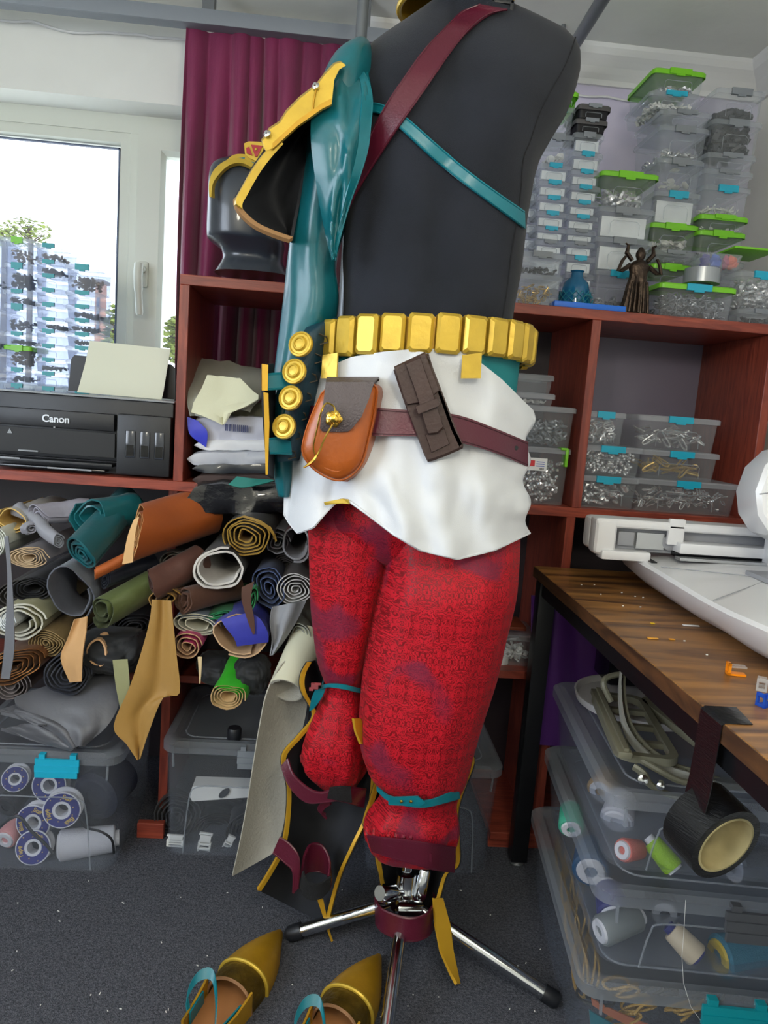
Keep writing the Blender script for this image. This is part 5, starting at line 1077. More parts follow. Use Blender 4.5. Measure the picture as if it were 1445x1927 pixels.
roll('crinkled copper foil bundle by the picture edge', 22, 1256, 52, 34, (186, 126, 76), yf=1.62, turns=5, core=.2, wob=.16, metal=.75, rough=.28, th=.002, rot=15)
roll('navy black roll above the folded grey vinyl', 128, 1270, 44, 40, (26, 30, 44), yf=1.62, turns=5, core=.2, th=.003)
hang('tan leather strip cut to a point hanging in the pile', [(140, 1166, 164, 1160, 1.60, 1.60), (128, 1200, 162, 1190, 1.595, 1.595), (114, 1238, 156, 1232, 1.592, 1.592), (132, 1284, 154, 1282, 1.595, 1.595)], (206, 160, 108), fold=lambda u, v: .01*sin(3*u+2*v))
hang('large mustard leather tail hanging over the bins', [(286, 1128, 322, 1130, 1.60, 1.60), (282, 1165, 326, 1170, 1.592, 1.592), (268, 1220, 332, 1230, 1.585, 1.585), (245, 1290, 338, 1304, 1.575, 1.578), (214, 1366, 308, 1312, 1.57, 1.575), (238, 1400, 282, 1372, 1.568, 1.57), (258, 1430, 264, 1428, 1.566, 1.566)], (164, 124, 58), fold=lambda u, v: .012*math.exp(-((u-.55)/.2)**2), nc=12)
roll('mustard leather fold at the head of its hanging tail', 306, 1128, 30, 20, (158, 118, 52), yf=1.62, turns=2, rot=10)
lump('loose black cloth in the middle of the pile', [(170, 262, 1188), (158, 275, 1206), (158, 270, 1232), (180, 250, 1258)], (24, 26, 30), 1.69, .07, .15, .7, seed=13)
roll('tan leather ring peeking out of the black cloth', 182, 1228, 20, 24, (200, 156, 112), yf=1.62, turns=1.2, core=.85, L_=.05, th=.004, name='fabric_loop')
hang('pale olive strip hanging beside the mustard tail', [(212, 1242, 240, 1240, 1.605, 1.605), (218, 1290, 244, 1285, 1.60, 1.60), (226, 1332, 242, 1328, 1.60, 1.60)], (150, 150, 108))
roll('pale blue and cream folded felt under the suede', 372, 1176, 46, 20, (150, 164, 186), (204, 202, 180), yf=1.64, turns=3, core=.4, rot=-16)
roll('magenta pink leather roll', 352, 1218, 31, 29, (206, 34, 112), (190, 150, 110), yf=1.61, turns=3, core=.2, rot=10, wob=.12, rough=.4)
roll('royal blue leather folded with tan backing', 452, 1196, 54, 38, (48, 54, 160), (202, 166, 128), yf=1.61, turns=1.15, core=.88, L_=.14, rot=-14, th=.003, start=.9, name='fabric_loop')
hang('royal blue leather flap above its tan lining', [(416, 1166, 470, 1152, 1.605, 1.605), (424, 1180, 490, 1165, 1.598, 1.598), (440, 1200, 504, 1190, 1.596, 1.596), (446, 1216, 505, 1208, 1.597, 1.6)], (46, 52, 164))
roll('emerald green piece tucked behind the suede strip', 474, 1130, 10, 26, (16, 132, 70), yf=1.64, turns=2, rot=-6)
roll('emerald green strip under the suede', 412, 1158, 26, 7, (14, 120, 66), yf=1.66, turns=2, rot=10)
hang('light grey felt strips hanging beside the red trousers', [(512, 1142, 576, 1130, 1.63, 1.63), (508, 1170, 560, 1165, 1.625, 1.625), (512, 1205, 535, 1205, 1.62, 1.62), (508, 1234, 514, 1232, 1.62, 1.62)], (150, 152, 158), fold=lambda u, v: .01*sin(8*u))
roll('sage grey roll close to the red trousers', 564, 1192, 24, 20, (138, 140, 128), yf=1.64, turns=3)
lump('black fabric heap above the green roll', [(455, 496, 1236), (445, 508, 1250), (445, 508, 1276), (460, 495, 1298)], (22, 24, 27), 1.64, .05, .16, .7, seed=19)
lump('small black bundle beside the magenta roll', [(384, 430, 1232), (374, 440, 1244), (376, 440, 1264), (390, 425, 1280)], (24, 25, 30), 1.68, .06, .15, .7, seed=17)
roll('bright green leather roll hanging over the bin', 428, 1312, 33, 30, (44, 158, 28), (196, 160, 110), yf=1.58, turns=4, core=.35, ax=(.25, .5), L_=.11, rot=-10, rough=.4)
hang('narrow cream strip dangling below the magenta roll', [(372, 1236, 380, 1236, 1.60, 1.60), (374, 1262, 379, 1262, 1.598, 1.598), (375, 1286, 377, 1286, 1.598, 1.598)], (222, 196, 150))
hang('long grey strap hanging at the picture edge', [(8, 1010, 16, 1008, 1.60, 1.60), (14, 1080, 22, 1078, 1.595, 1.595), (12, 1150, 26, 1150, 1.59, 1.59), (8, 1220, 27, 1222, 1.588, 1.588), (2, 1276, 18, 1278, 1.588, 1.588)], (112, 114, 122))
for k, (x, y, r_, c) in enumerate(((20, 1290, 40, (120, 108, 104)), (560, 1245, 24, (96, 30, 44)), (250, 1180, 36, (40, 40, 46)), (110, 1160, 30, (60, 58, 62)), (330, 1060, 30, (120, 116, 108)), (540, 1060, 26, (70, 64, 66)), (480, 1190, 30, (120, 120, 126)), (290, 1235, 34, (34, 38, 48)), (36, 1120, 40, (70, 66, 64)), (440, 1240, 26, (60, 60, 64)))):
    roll(['rust brown scrap roll in the lowest left of the pile', 'dull burgundy roll tucked behind the cream vinyl', 'charcoal roll behind the olive fold', 'dark grey roll behind the pale blue loop', 'taupe roll behind the chocolate fold', 'dusky brown roll behind the denim', 'mid grey roll behind the blue leather', 'dark navy roll behind the mustard tail', 'brown grey roll behind the beige bolt', 'dark grey roll behind the black bundle'][k], x, y, r_, r_*.75, c, yf=1.76, turns=4, L_=.2)
# folded grey vinyl on the first bin
gv = thing('folded_vinyl', PY(110, 1400, 1.62), 'thick folded grey vinyl lying on the clear bin of spools', 'fabric', GF)
m_gv = fab((92, 93, 99), .45)
def layer(rows, nm='fold_layer', th=.007): return pixsheet(rows, 14, th, 4, 0, lambda u, v: .007*sin(5*u+3*v)+.006*NZ.noise(V((u*4, v*4, th*9)))).build(nm, m_gv, gv, ang=70)
layer([(28, 1312, 222, 1250, 1.62, 1.74), (34, 1330, 224, 1290, 1.60, 1.66), (75, 1350, 222, 1330, 1.585, 1.62), (120, 1378, 200, 1368, 1.57, 1.585), (146, 1404, 160, 1402, 1.565, 1.57)])
layer([(2, 1342, 40, 1335, 1.62, 1.62), (40, 1352, 80, 1348, 1.59, 1.60), (100, 1376, 130, 1372, 1.575, 1.58), (134, 1408, 150, 1404, 1.572, 1.574)])
layer([(2, 1372, 60, 1360, 1.625, 1.61), (60, 1392, 110, 1380, 1.60, 1.59), (134, 1411, 148, 1406, 1.58, 1.578)])
layer([(0, 1338, 30, 1328, 1.64, 1.66), (24, 1345, 60, 1340, 1.60, 1.62), (70, 1366, 110, 1362, 1.58, 1.59)])
# long cream vinyl
cv = thing('cream_vinyl', PY(470, 1640, 1.5), 'long cream vinyl sheet rolled at the top and hanging to the floor', 'fabric')
m_cv = M('cream_vinyl_face', (224, 222, 196), .5, bump=.08, bs=60); m_cvb = M('felt_backing', (176, 172, 160), .9, bump=.4, bs=200)
pixsheet([(566, 1226, 580, 1232, 1.62, 1.66), (530, 1250, 578, 1262, 1.56, 1.62), (502, 1302, 577, 1330, 1.535, 1.60), (487, 1372, 566, 1385, 1.53, 1.585), (476, 1440, 552, 1450, 1.53, 1.57), (465, 1510, 540, 1520, 1.53, 1.565), (452, 1580, 528, 1575, 1.53, 1.56), (437, 1648, 514, 1606, 1.535, 1.555)], 12, .003, 4, .012).build('hanging_sheet', m_cvb, cv, ang=70)
C = [(0, 0)]
def cvroll():
    c0 = PY(538, 1300, 1.54); A = V((.28, 1, .62)).normalized(); U_ = V((1, 0, 0)); U_ = (U_-A*U_.dot(A)).normalized(); W_ = U_.cross(A); W_ = -W_ if W_.z < 0 else W_; G = []
    for i in range(45):
        t = -.4+i/44*2*pi*1.25; r_ = .036*(1-.10*i/44); G.append([c0+A*(.16*j/5)+U_*(-cos(t)*r_*1.05)+W_*(sin(t)*r_) for j in range(6)])
    return MB().sheet(G, .003, 0, 1)
cvroll().build('rolled_end', [m_cv, m_cvb], cv, ang=70)

# ================================================================== BINS ON THE FLOOR
def bin_(x0, x1, z0, z1, yf, d, label, latch='blue', yaw=0., name='storage_bin', latchw=.10, lx=0., group='large clear storage bins', sidelatch=False, pull=.022):
    w, h = x1-x0, z1-z0; c = V(((x0+x1)/2, yf+d/2, z0)); t = thing(name, c, label, 'bin', group); Mx = rotz(c, yaw); rim = .03; hb_ = h-rim+.012
    def rr(k, z, ins=0, r_=.035): return at(Mx, rrect(w*k-2*ins, d*k-2*ins, r_, 5), z)
    MB().loft([rr(.88, .004), rr(.895, 0), rr(.90, .004), rr(.965, hb_), rr(.965, hb_, .003), rr(.90, .005, .003)], True, True).build('bin_body', m_bin, t)
    MB().loft([rr(.975, h-rim, -.001), rr(1.0, h-rim+.003), rr(1.0, h-.008), rr(1., h, .008), rr(1., h, .022), rr(1., h-.008, .03)], False, True).build('bin_lid', m_binlid, t)
    MB().tube(rr(.86, h-.006, .02), .0022, 4, True).build('lid_ridge', m_binlid, t)
    fy = -d/2*.945; ew, eh = w*.60, h*.62
    P = cat([Mx @ V((x, fy-.006*(z/h), z)) for x, z in ((-ew/2-.01, .01), (-ew/2, eh*.8), (-ew/2+.02, eh), (0, eh+.002), (ew/2-.02, eh), (ew/2, eh*.8), (ew/2+.01, .01))], 4)
    MB().tube(P, .0018, 5).build('moulded_outline', m_binlid, t)
    for s_ in (-1, 1): MB().tube([Mx @ V((s_*w*.42, -d/2*.955, h-rim)), Mx @ V((s_*w*.415, -d/2*.945, h-rim-.035))], .003, 5).build('rib', m_binlid, t)
    if latch:
        q = MB(); fy = -d/2
        def bx(xa, xb, za, zb, ya, yb_): q.add([Mx @ V((x+lx, y, z)) for x in (xa, xb) for y in (ya, yb_) for z in (za, zb)], [(0, 1, 3, 2), (4, 6, 7, 5), (0, 4, 5, 1), (2, 3, 7, 6), (0, 2, 6, 4), (1, 5, 7, 3)])
        lw = latchw
        for xx in (-lw*.42, lw*.28): bx(xx, xx+lw*.14, h-.016, h-.002, fy-.007, fy+.006)
        bx(-lw/2, lw/2, h-.028, h-.012, fy-.009, fy-.003); bx(-lw/2, lw/2, h-.03-pull*.5, h-.026, fy-.012, fy-.005); bx(-lw*.48, lw*.48, h-.03-pull, h-.028-pull*.5, fy-.015, fy-.008)
        q.build('latch', LATCH[latch], t, False)
    return t
bin_(-.80, -.432, .001, .295, 1.585, .36, 'clear bin of ribbon spools with blue latch', 'blue', R(0), latchw=.095, lx=.05)
bin_(-.362, -.02, .001, .295, 1.66, .36, 'clear bin of white buckles with grey latch', 'grey', R(0), latchw=.085, lx=.05)
bin_(.118, .444, .001, .285, 1.62, .36, 'clear bin standing behind the dress form stand', None, R(0))
tag(MB().lathe([(.0155, 0), (.017, .003), (.017, .026), (.015, .030)], 20, MX.Translation(PY(440, 1402, 1.70).xy.to_3d()+V((0, 0, .289)))).build('bottle_cap', m_black), 'small black cap lying on the bin of buckles', 'cap')
# spools in the first bin
m_nvy = M('navy_label', (38, 42, 120), .5, var=.1); m_cone = M('white_spool', (214, 214, 220), .5); m_gprint = M('gold_print', (206, 176, 90), .5)
def ribbon_spool(px, py, yf, r_, label, tilt=(0, -1, .0), deco=True, words=None):
    c = PY(px, py, yf); t = thing('ribbon_spool', c, label, 'spool', 'navy labelled ribbon spools'); Fm = frame(c, tilt, (1, 0, 0)); 
    MB().lathe([(r_*.34, -.035), (r_, -.035), (r_, -.031), (r_*.8, -.031), (r_*.8, -.004), (r_, -.004), (r_, 0), (r_*.34, 0), (r_*.34, -.035)], 32, Fm, cap=False).build('spool_body', m_cone, t)
    MB().lathe([(r_*.5, .0002), (r_*.5, .0012), (r_*.93, .0012), (r_*.93, .0002), (r_*.5, .0002)], 32, Fm, cap=False).build('navy_label', m_nvy, t)
    for k in range(9):
        a = 2*pi*k/9+.3; MB().lathe([(.0014, .001), (.0014, .002)], 6, Fm @ MX.Translation((r_*(.62+.2*(k % 2))*cos(a), r_*(.62+.2*(k % 2))*sin(a), 0))).build('gold_dot', m_gprint, t)
    for k, wd in enumerate(words or ()):
        a = (1.2, 3.5, -.9)[k]; text(wd, r_*.34, Fm @ MX.Translation((r_*.72*cos(a), r_*.72*sin(a), .0016)) @ MX.Rotation(a-pi/2, 4, 'Z'), m_gprint, t, 'gold_lettering', .0003)
    return t
ribbon_spool(116, 1525, 1.63, .042, 'navy labelled ribbon spool in front of the others', (.1, -1, .12), words=('Star', 'Tape', 'Bias'))
ribbon_spool(62, 1548, 1.66, .041, 'navy labelled ribbon spool half hidden behind its neighbours', (-.1, -1, .15), words=('Star', 'Bias'))
ribbon_spool(62, 1595, 1.63, .039, 'navy labelled ribbon spool lowest in the bin', (.05, -1, .3), words=('Star', 'Tape'))
ribbon_spool(92, 1478, 1.70, .040, 'navy labelled ribbon spool highest at the back of the bin', (0, -1, .2), words=('Tape',))
ribbon_spool(28, 1466, 1.69, .030, 'grey rimmed spool in the upper corner of the bin', (.2, -1, .25))
def cone(px, py, yf, rad, ln, ax, mat, label, name='thread_cone', rim=None, z=None, taper=.85, group=None):
    c = PY(px, py, yf); t = thing(name, c, label, 'thread', group); Fm = frame(c, ax)
    MB().lathe([(rad*.9, 0), (rad, .004), (rad*taper, ln), (rad*taper*.9, ln+.003)], 24, Fm).build('thread', mat, t)
    MB().lathe([(rad*.35, -.004), (rad*.72, -.004), (rad*.80, .001), (rad*.35, .001), (rad*.35, -.004)], 20, Fm, cap=False).build('spool_rim', rim or m_cone, t)
    MB().lathe([(rad*.3, ln), (rad*.5, ln), (rad*.5, ln+.012), (rad*.3, ln+.012), (rad*.3, ln)], 16, Fm, cap=False).build('spool_tip', rim or m_cone, t)
    return t
m_thw = M('white_thread', (206, 206, 214), .6, bump=.5, bs=300, stretch=(1, 1, 6)); m_thn = M('navy_thread', (30, 36, 56), .6, bump=.5, bs=300)
cone(112, 1592, 1.655, .036, .12, (1, .25, .05), m_thw, 'big white thread cone lying in the bin of ribbon spools')
cone(178, 1500, 1.70, .060, .10, (.35, 1, .1), m_thn, 'big navy thread cone at the back of the bin of ribbon spools', rim=m_thn)
cone(12, 1518, 1.72, .03, .08, (.2, 1, .2), M('black_cord', (26, 28, 34), .7, bump=.6, bs=200), 'black cord bobbin at the side of the bin of ribbon spools', rim=m_black)
cone(10, 1580, 1.67, .026, .06, (.2, 1, .2), M('pink_thread', (216, 150, 150), .6, bump=.4, bs=300), 'pale pink thread reel at the side of the bin of ribbon spools')
tag(MB().tube(cat([PY(*p) for p in ((0, 1555, 1.62), (25, 1538, 1.615), (40, 1540, 1.612), (60, 1565, 1.61), (85, 1588, 1.61), (100, 1606, 1.61))], 5), .0035, 6).build('loose_cord', m_black), 'loose black cord across the spools', 'elastic')  # loose length of black cord over the spools
tag(MB().tube(cat([PY(*p) for p in ((150, 1535, 1.62), (160, 1556, 1.615), (190, 1565, 1.612), (210, 1580, 1.61), (214, 1606, 1.61))], 5), .003, 6).build('loose_cord', m_black), 'loose black cord beside the white thread cone', 'elastic')  # second loose length of black cord
# buckles in the second bin
def buckle(px, py, yf, w_, h_, label, rot=0.):
    c = PY(px, py, yf); t = thing('plastic_buckle', c, label, 'buckle', 'white plastic buckles'); Rm = MX.Translation(c) @ MX.Rotation(rot, 4, 'Y')
    def bx(nm, x0, x1, z0, z1):
        m = MB(); m.bb(x0, x1, -.004, .004, z0, z1, .0015); m.move(Rm); m.build(nm, m_wht, t)
    bx('buckle_side', -w_/2, -w_/2+w_*.16, -h_/2, h_*.1); bx('buckle_side', w_/2-w_*.16, w_/2, -h_/2, h_*.1)
    for z in (-h_/2, -h_*.28, -h_*.06): bx('buckle_bar', -w_/2, w_/2, z, z+h_*.1)
    bx('buckle_clip', -w_*.42, w_*.42, h_*.1, h_*.5); bx('buckle_cap', -w_*.5, w_*.5, h_*.42, h_*.52)
buckle(385, 1588, 1.70, .032, .056, 'white buckle standing in the middle of its bin', R(6)); buckle(330, 1582, 1.71, .042, .03, 'white buckle lying at the end of its bin', R(2)); buckle(430, 1586, 1.72, .02, .04, 'white buckle close to the cream vinyl', R(25))
buckle(500, 1608, 1.70, .024, .03, 'white buckle low behind the cream vinyl edge', R(-40))
wb = thing('white_holder', PY(410, 1500, 1.72), 'white plastic holder with oval hole in the bin of buckles', 'holder')
slab([PY(*p, 1.70) for p in ((362, 1480), (480, 1484), (478, 1500), (362, 1508), (356, 1498))], (0, .05, 0), 'holder_body', m_wht, wb)
MB().lathe([(.016, 0), (.016, .002)], 20, frame(PY(422, 1492, 1.6975), (0, -1, 0)) @ MX.Scale(.5, 4, (0, 1, 0))).build('oval_hole', M('hole_dark', (50, 52, 58), .6), wb)
for k, (px, py, yf, r_) in enumerate(((330, 1540, 1.76, .05), (400, 1560, 1.80, .05), (470, 1560, 1.78, .05), (440, 1530, 1.85, .06))):
    roll(['black webbing coil at the end of the bin of buckles', 'black webbing coil behind the standing buckle', 'black webbing coil near the cream vinyl', 'black webbing coil at the back of the bin of buckles'][k], px, py, 44, 40, (30, 32, 38), yf=yf, turns=5, L_=.05, th=.003, name='webbing_coil')
# tub with white bits in the bay behind the dress form
sbox(.36, .535, .4805, .56, 1.775, .14, 'clear open tub of white bits in the dark bay', 'clear', None, content=('chips', .008, .6, 120))
cone(940, 1262, 1.80, .022, .04, (0, 0, 1), m_wht, 'white reel standing behind the tub of white bits')
tag(MB().bb(.45, .51, 1.80, 1.9, .565, .575, .003).build('orange_card', M('rust_card', (120, 52, 26), .6)), 'rust orange card on the tub of white bits', 'card')
tag(pixsheet([(1000, 1120, 1150, 1132, 1.705, 1.71), (1000, 1200, 1150, 1210, 1.705, 1.71), (1000, 1300, 1150, 1310, 1.705, 1.71), (1000, 1400, 1150, 1410, 1.705, 1.71)], 20, .004, 3, 0, lambda u, v: .008*sin(14*u)).build('purple_cloth', M('purple_cloth', (76, 22, 112), .6, sheen=.2)), 'purple cloth hanging under the desk at the back', 'fabric')

# ================================================================== DESK
m_desk = wood('rustic_board', (168, 118, 62), (84, 56, 36), 1.5, (1.3, 9, 9), .36, 1.8, .32, .64)
dk = thing('desk', (.82, 1.0, 0), 'rustic brown desk with black steel legs', 'desk')
MB().bb(.492, 1.15, .25, 1.728, .724, .75, .001, seg=1).build('desk_top', m_desk, dk, False)
m_edge = wood('rustic_edge', (96, 64, 38), (52, 36, 26), 2, (10, 2, 10), .5)
MB().bb(.4905, .492, .25, 1.728, .725, .749).build('edge_band', m_edge, dk, False)
m_stl = M('black_steel', (22, 23, 27), .4, .3)
for x, y in ((.515, 1.69), (1.12, 1.69), (.515, .30), (1.12, .30)):
    l = MB().bb(x-.02, x+.02, y-.02, y+.02, .014, .723, .002).build('desk_leg', m_stl, dk, ang=30)
    MB().lathe([(.016, .0005), (.018, .004), (.010, .012), (.010, .02)], 12, MX.Translation((x, y, 0))).build('levelling_foot', m_grey, l)
for y in (1.69, .30): MB().bb(.535, 1.10, y-.015, y+.015, .69, .723).build('cross_bar', m_stl, dk, False)
MB().bb(.50, .53, .32, 1.67, .69, .723).build('side_bar', m_stl, dk, False)

# ================================================================== EMBROIDERY MACHINE
em = thing('embroidery_machine', (.9, 1.35, .75), 'white embroidery machine standing on the rustic desk', 'machine')
m_mw = M('machine_white', (226, 226, 228), .3, coat=.2); m_mg = M('machine_grey', (150, 152, 158), .35); m_alu = M('machine_aluminium', (196, 198, 200), .3, .8)
rg = []
for y, x0, zt_ in ((1.68, .69, .812), (1.66, .665, .82), (1.55, .648, .823), (1.40, .640, .824), (1.28, .636, .822), (1.20, .640, .818), (1.10, .634, .822), (.98, .640, .826), (.90, .66, .826), (.86, .70, .82)):
    pr_ = [(x0+.085, .7505), (x0+.045, .762), (x0+.018, .782), (x0+.003, zt_-.014), (x0, zt_-.006), (x0+.006, zt_), (x0+.05, zt_+.002), (x0+.16, zt_+.010), (1.13, zt_+.012), (1.14, .7505)]
    rg.append([V((x, y, z)) for x, z in pr_])
MB().loft(rg).build('machine_bed', m_mw, em, ang=28)
MB().tube([V((x, y, z)) for x, y, z in ((.7245, 1.19, .752), (.682, 1.185, .770), (.655, 1.182, .79), (.640, 1.18, .81), (.648, 1.18, .8215), (.80, 1.30, .832))], .0009, 5).build('panel_gap', m_mg, em)
MB().tube([V((.66, 1.42, .8262)), V((.80, 1.34, .8345)), V((1.0, 1.26, .838))], .0009, 5).build('panel_gap', m_mg, em)
MB().box((.668, 1.50, .8245), (.012, .075, .004), MX.Rotation(R(-4), 3, 'Z')).build('bed_slot', m_blk2, em, False)
MB().bb(.80, 1.0, 1.28, 1.36, .833, .842, .002).build('needle_plate', m_mg, em)
ay0, ay1 = 1.50, 1.57
MB().bb(.545, 1.13, ay0+.024, ay1, .835, .905, .012, seg=3).build('arm_housing', m_mw, em, ang=35)
MB().bb(.545, 1.13, ay0-.01, ay0+.03, .888, .907, .008, seg=3).build('arm_hood', m_mw, em, ang=35)
MB().bb(.545, .592, ay0-.012, ay0+.03, .830, .905, .012, seg=3).build('arm_end', m_mw, em, ang=35)
MB().bb(.56, .665, ay0-.02, ay0+.02, .822, .842, .005).build('arm_foot', m_mw, em, ang=35)
MB().bb(.592, 1.12, ay0+.014, ay0+.026, .838, .889).build('arm_recess', m_mg, em, False)
MB().bb(.60, .635, ay0+.004, ay0+.016, .85, .88, .003).build('carriage_end', m_mg, em)
MB().bb(.64, .70, ay0+.004, ay0+.014, .846, .880).build('guide_plate', m_alu, em, False)
MB().lathe([(.016, 0), (.016, .006), (.008, .008)], 18, frame((.712, ay0+.010, .862), (0, -1, 0))).build('belt_pulley', m_mg, em)
MB().bb(.72, 1.0, ay0-.03, ay0+.012, .846, .868, .003).build('carriage_arm', m_mw, em, ang=35)
MB().bb(.70, .735, ay0-.01, ay0+.0, .860, .915, .003).build('carriage_lever', m_mw, em, ang=35)
MB().bb(.715, .94, ay0-.045, ay0-.02, .834, .840, .001).build('hoop_clip', m_alu, em, False)
MB().bb(.72, .97, ay0-.012, ay0+.01, .836, .845).build('carriage_rail', m_blk2, em, False)
Hm = frame((.868, 1.30, .995), (-.25, -1, .1), (1, 0, 0))
def hd(z, k): return [Hm @ V((x*k, y*k, z)) for x, y in ((-.005, .105), (-.055, .09), (-.085, .055), (-.098, .005), (-.09, -.04), (-.065, -.075), (-.02, -.095), (.05, -.10), (.28, -.10), (.28, .11), (.05, .11))]
MB().loft([hd(-.12, .98), hd(-.02, 1), hd(.0, .97), hd(.006, .88)]).build('machine_head', m_mw, em, ang=30)
MB().poly([Hm @ V((x, y, .006)) for x, y in ((-.03, .03), (.0, .035), (.0, -.06), (-.04, -.05))], Hm.to_3x3() @ V((0, 0, .002))).build('thread_cover', m_mg, em, False)
MB().tube([Hm @ V((x, y, .007)) for x, y in ((-.09, .0), (-.05, .008), (.0, .006), (.08, .006))], .0012, 5).build('panel_gap', m_mg, em)
MB().bb(.90, 1.13, 1.33, 1.48, .83, .92, .01).build('machine_column', m_mw, em, ang=35)
# clips and scraps on the desk
def sclip(px, py, a, cols, label):
    p = PZ(px, py, .7505); t = thing('sewing_clip', p, label, 'clip'); Mc = rotz(p, a)
    for nm, m_, d_ in (('clip_jaw', cols[0], [(-.012, .012, 0, .003, -.006, .006)]), ('clip_jaw', cols[1], [(-.012, .012, .012, .0145, -.006, .006)]), ('clip_frame', cols[0], [(-.014, -.010, 0, .018, -.007, -.004), (-.014, -.010, 0, .018, .004, .007), (-.014, -.010, .014, .018, -.007, .007), (-.014, -.010, 0, .004, -.007, .007)])):
        mb = MB()
        for x0, x1, z0, z1, y0, y1 in d_: mb.bb(x0, x1, y0, y1, z0, z1)
        mb.move(Mc).build(nm, m_, t, False)
m_or = M('orange_clip', (240, 140, 20), .3); m_cc = clear('clear_clip', (250, 250, 250), .3, .1, (240, 240, 240)); m_bc = clear('blue_clip', (140, 180, 250), .5, .2, (70, 130, 230))
sclip(1385, 1270, R(-10), (m_or, m_cc), 'orange and clear sewing clip on the desk'); sclip(1432, 1296, R(60), (m_cc, m_cc), 'clear sewing clip at the picture edge on the desk'); sclip(1443, 1328, R(20), (m_bc, m_bc), 'blue sewing clip at the picture edge on the desk')
for px, py, l, a, col, nm in ((1300, 1177, .03, -20, (226, 226, 226), 'white thread scrap on the desk beside the machine'), (1228, 1173, .007, 0, (230, 190, 40), 'yellow snip on the desk'), (1228, 1201, .018, -8, (224, 160, 60), 'orange thread end on the desk'), (1264, 1203, .009, 10, (216, 150, 50), 'second orange thread end on the desk')):
    p = PZ(px, py, .7512); tag(MB().bb(p.x-l/2, p.x+l/2, p.y-.003, p.y+.003, .7505, .752, .0004).build('thread_scrap', M('scrap_%d_%d' % (col[1], col[2]), col, .6)), nm, 'scrap')
cb = MB()
for px, py in ((1130, 1118), (1094, 1100), (1118, 1100), (1170, 1115), (1195, 1122), (1172, 1140), (1205, 1142), (1210, 1124), (1288, 1206), (1330, 1232)):
    p = PZ(px, py, .751); cb.box(p, (.003, .002, .0014))
tag(cb.build('lint_crumbs', m_wht, smooth=False), 'white lint crumbs scattered on the desk', 'lint', kind='stuff')
# hanging tape roll
dt = thing('tape_roll', PY(1335, 1600, .82), 'black duct tape roll hanging from the desk edge by its strip', 'tape roll')
m_tape = M('black_tape', (20, 21, 24), .28, bump=.35, bs=70, stretch=(1, 1, 8)); m_card = M('cardboard_core', (188, 176, 130), .8, var=.12, vs_=40)
tA = [PZ(1330, 1352, .7512), PZ(1382, 1372, .7512)]; ye0, ye1 = .885, .832
tp_ = [PZ(1388, 1339, .7512), PZ(1432, 1370, .7512)]
def strip_pts(y): return None
A = [V((.535, ye0, .7513)), V((.493, ye0, .7513)), V((.4885, ye0, .748)), V((.4875, ye0, .70)), V((.485, ye0-.002, .66)), V((.481, ye0-.004, .635))]
B = [V((.527, ye1, .7513)), V((.493, ye1, .7513)), V((.4885, ye1, .748)), V((.4875, ye1, .70)), V((.485, ye1-.002, .66)), V((.481, ye1-.004, .635))]
MB().strip(A, B, .0012).build('tape_strip', m_tape, dt)
rc = V((.510, .858, .596)); axd = V((.30, -1, -.22)).normalized(); rr_ = .052
Fm = frame(rc, axd)
MB().lathe([(rr_*.80, -.028), (rr_, -.028), (rr_, .026), (rr_*.80, .026), (rr_*.80, -.028)], 40, Fm, cap=False).build('tape_winding', m_tape, dt)
MB().lathe([(rr_*.745, -.028), (rr_*.80, -.028), (rr_*.80, .0265), (rr_*.745, .0265), (rr_*.745, -.028)], 40, Fm, cap=False).build('cardboard_core', m_card, dt)

# ================================================================== BINS UNDER THE DESK
def local_bin(x, y, z0, z1, w, d, yaw, label, latch, lx, grp='large clear storage bins'):
    # x, y: near-left corner of the lid
    ca, sa_ = cos(yaw), sin(yaw); c = V((x, y, 0))+V((ca*w/2-sa_*d/2, sa_*w/2+ca*d/2, 0))
    return bin_(c.x-w/2, c.x+w/2, z0, z1, c.y-d/2, d, label, latch, yaw, latchw=.11, lx=lx, pull=.03), c
YA = R(-6)
bC, cC = local_bin(.452, 1.065, .001, .200, .50, .56, YA, 'lowest clear bin under the desk, holding gold cord', 'teal', .0)
bB, cB = local_bin(.470, 1.085, .2005, .352, .48, .54, YA, 'middle clear bin under the desk, holding thread cones', 'dark', .02)
bA, cA = local_bin(.480, 1.12, .3525, .502, .47, .52, YA, 'upper clear bin under the desk, with parts on its lid', None, .0)
tc_ = M('coral_thread', (206, 104, 92), .45, bump=.6, bs=400); tlm = M('lime_thread', (150, 196, 24), .45, bump=.6, bs=400); tte = M('teal_thread', (32, 112, 136), .5, bump=.6, bs=400); tpk = M('rose_thread', (176, 60, 110), .45, bump=.5, bs=400); tsl = M('grey_thread', (80, 82, 88), .5, bump=.5, bs=400); tgr = M('mint_thread', (70, 170, 140), .5, bump=.5, bs=400)
cone(1172, 1600, 1.165, .020, .045, (.9, .5, -.25), tc_, 'coral thread reel in the upper desk bin', group='thread reels in the desk bins')
cone(1268, 1635, 1.15, .019, .05, (-.55, .6, .55), tlm, 'lime green thread reel in the upper desk bin', group='thread reels in the desk bins')
cone(1270, 1575, 1.24, .022, .05, (.6, .6, .1), tpk, 'rose pink thread reel in the upper desk bin', group='thread reels in the desk bins')
cone(1380, 1630, 1.2, .036, .09, (1, .1, 0), tsl, 'dark grey thread cone in the upper desk bin', group='thread reels in the desk bins')
cone(1160, 1545, 1.3, .032, .06, (.4, .7, .3), m_thw, 'white thread cone at the back of the upper desk bin', group='thread reels in the desk bins')
cone(1130, 1490, 1.4, .03, .05, (.5, .7, .2), M('tan_thread', (170, 140, 100), .6), 'tan thread cone far back in the upper desk bin', group='thread reels in the desk bins')
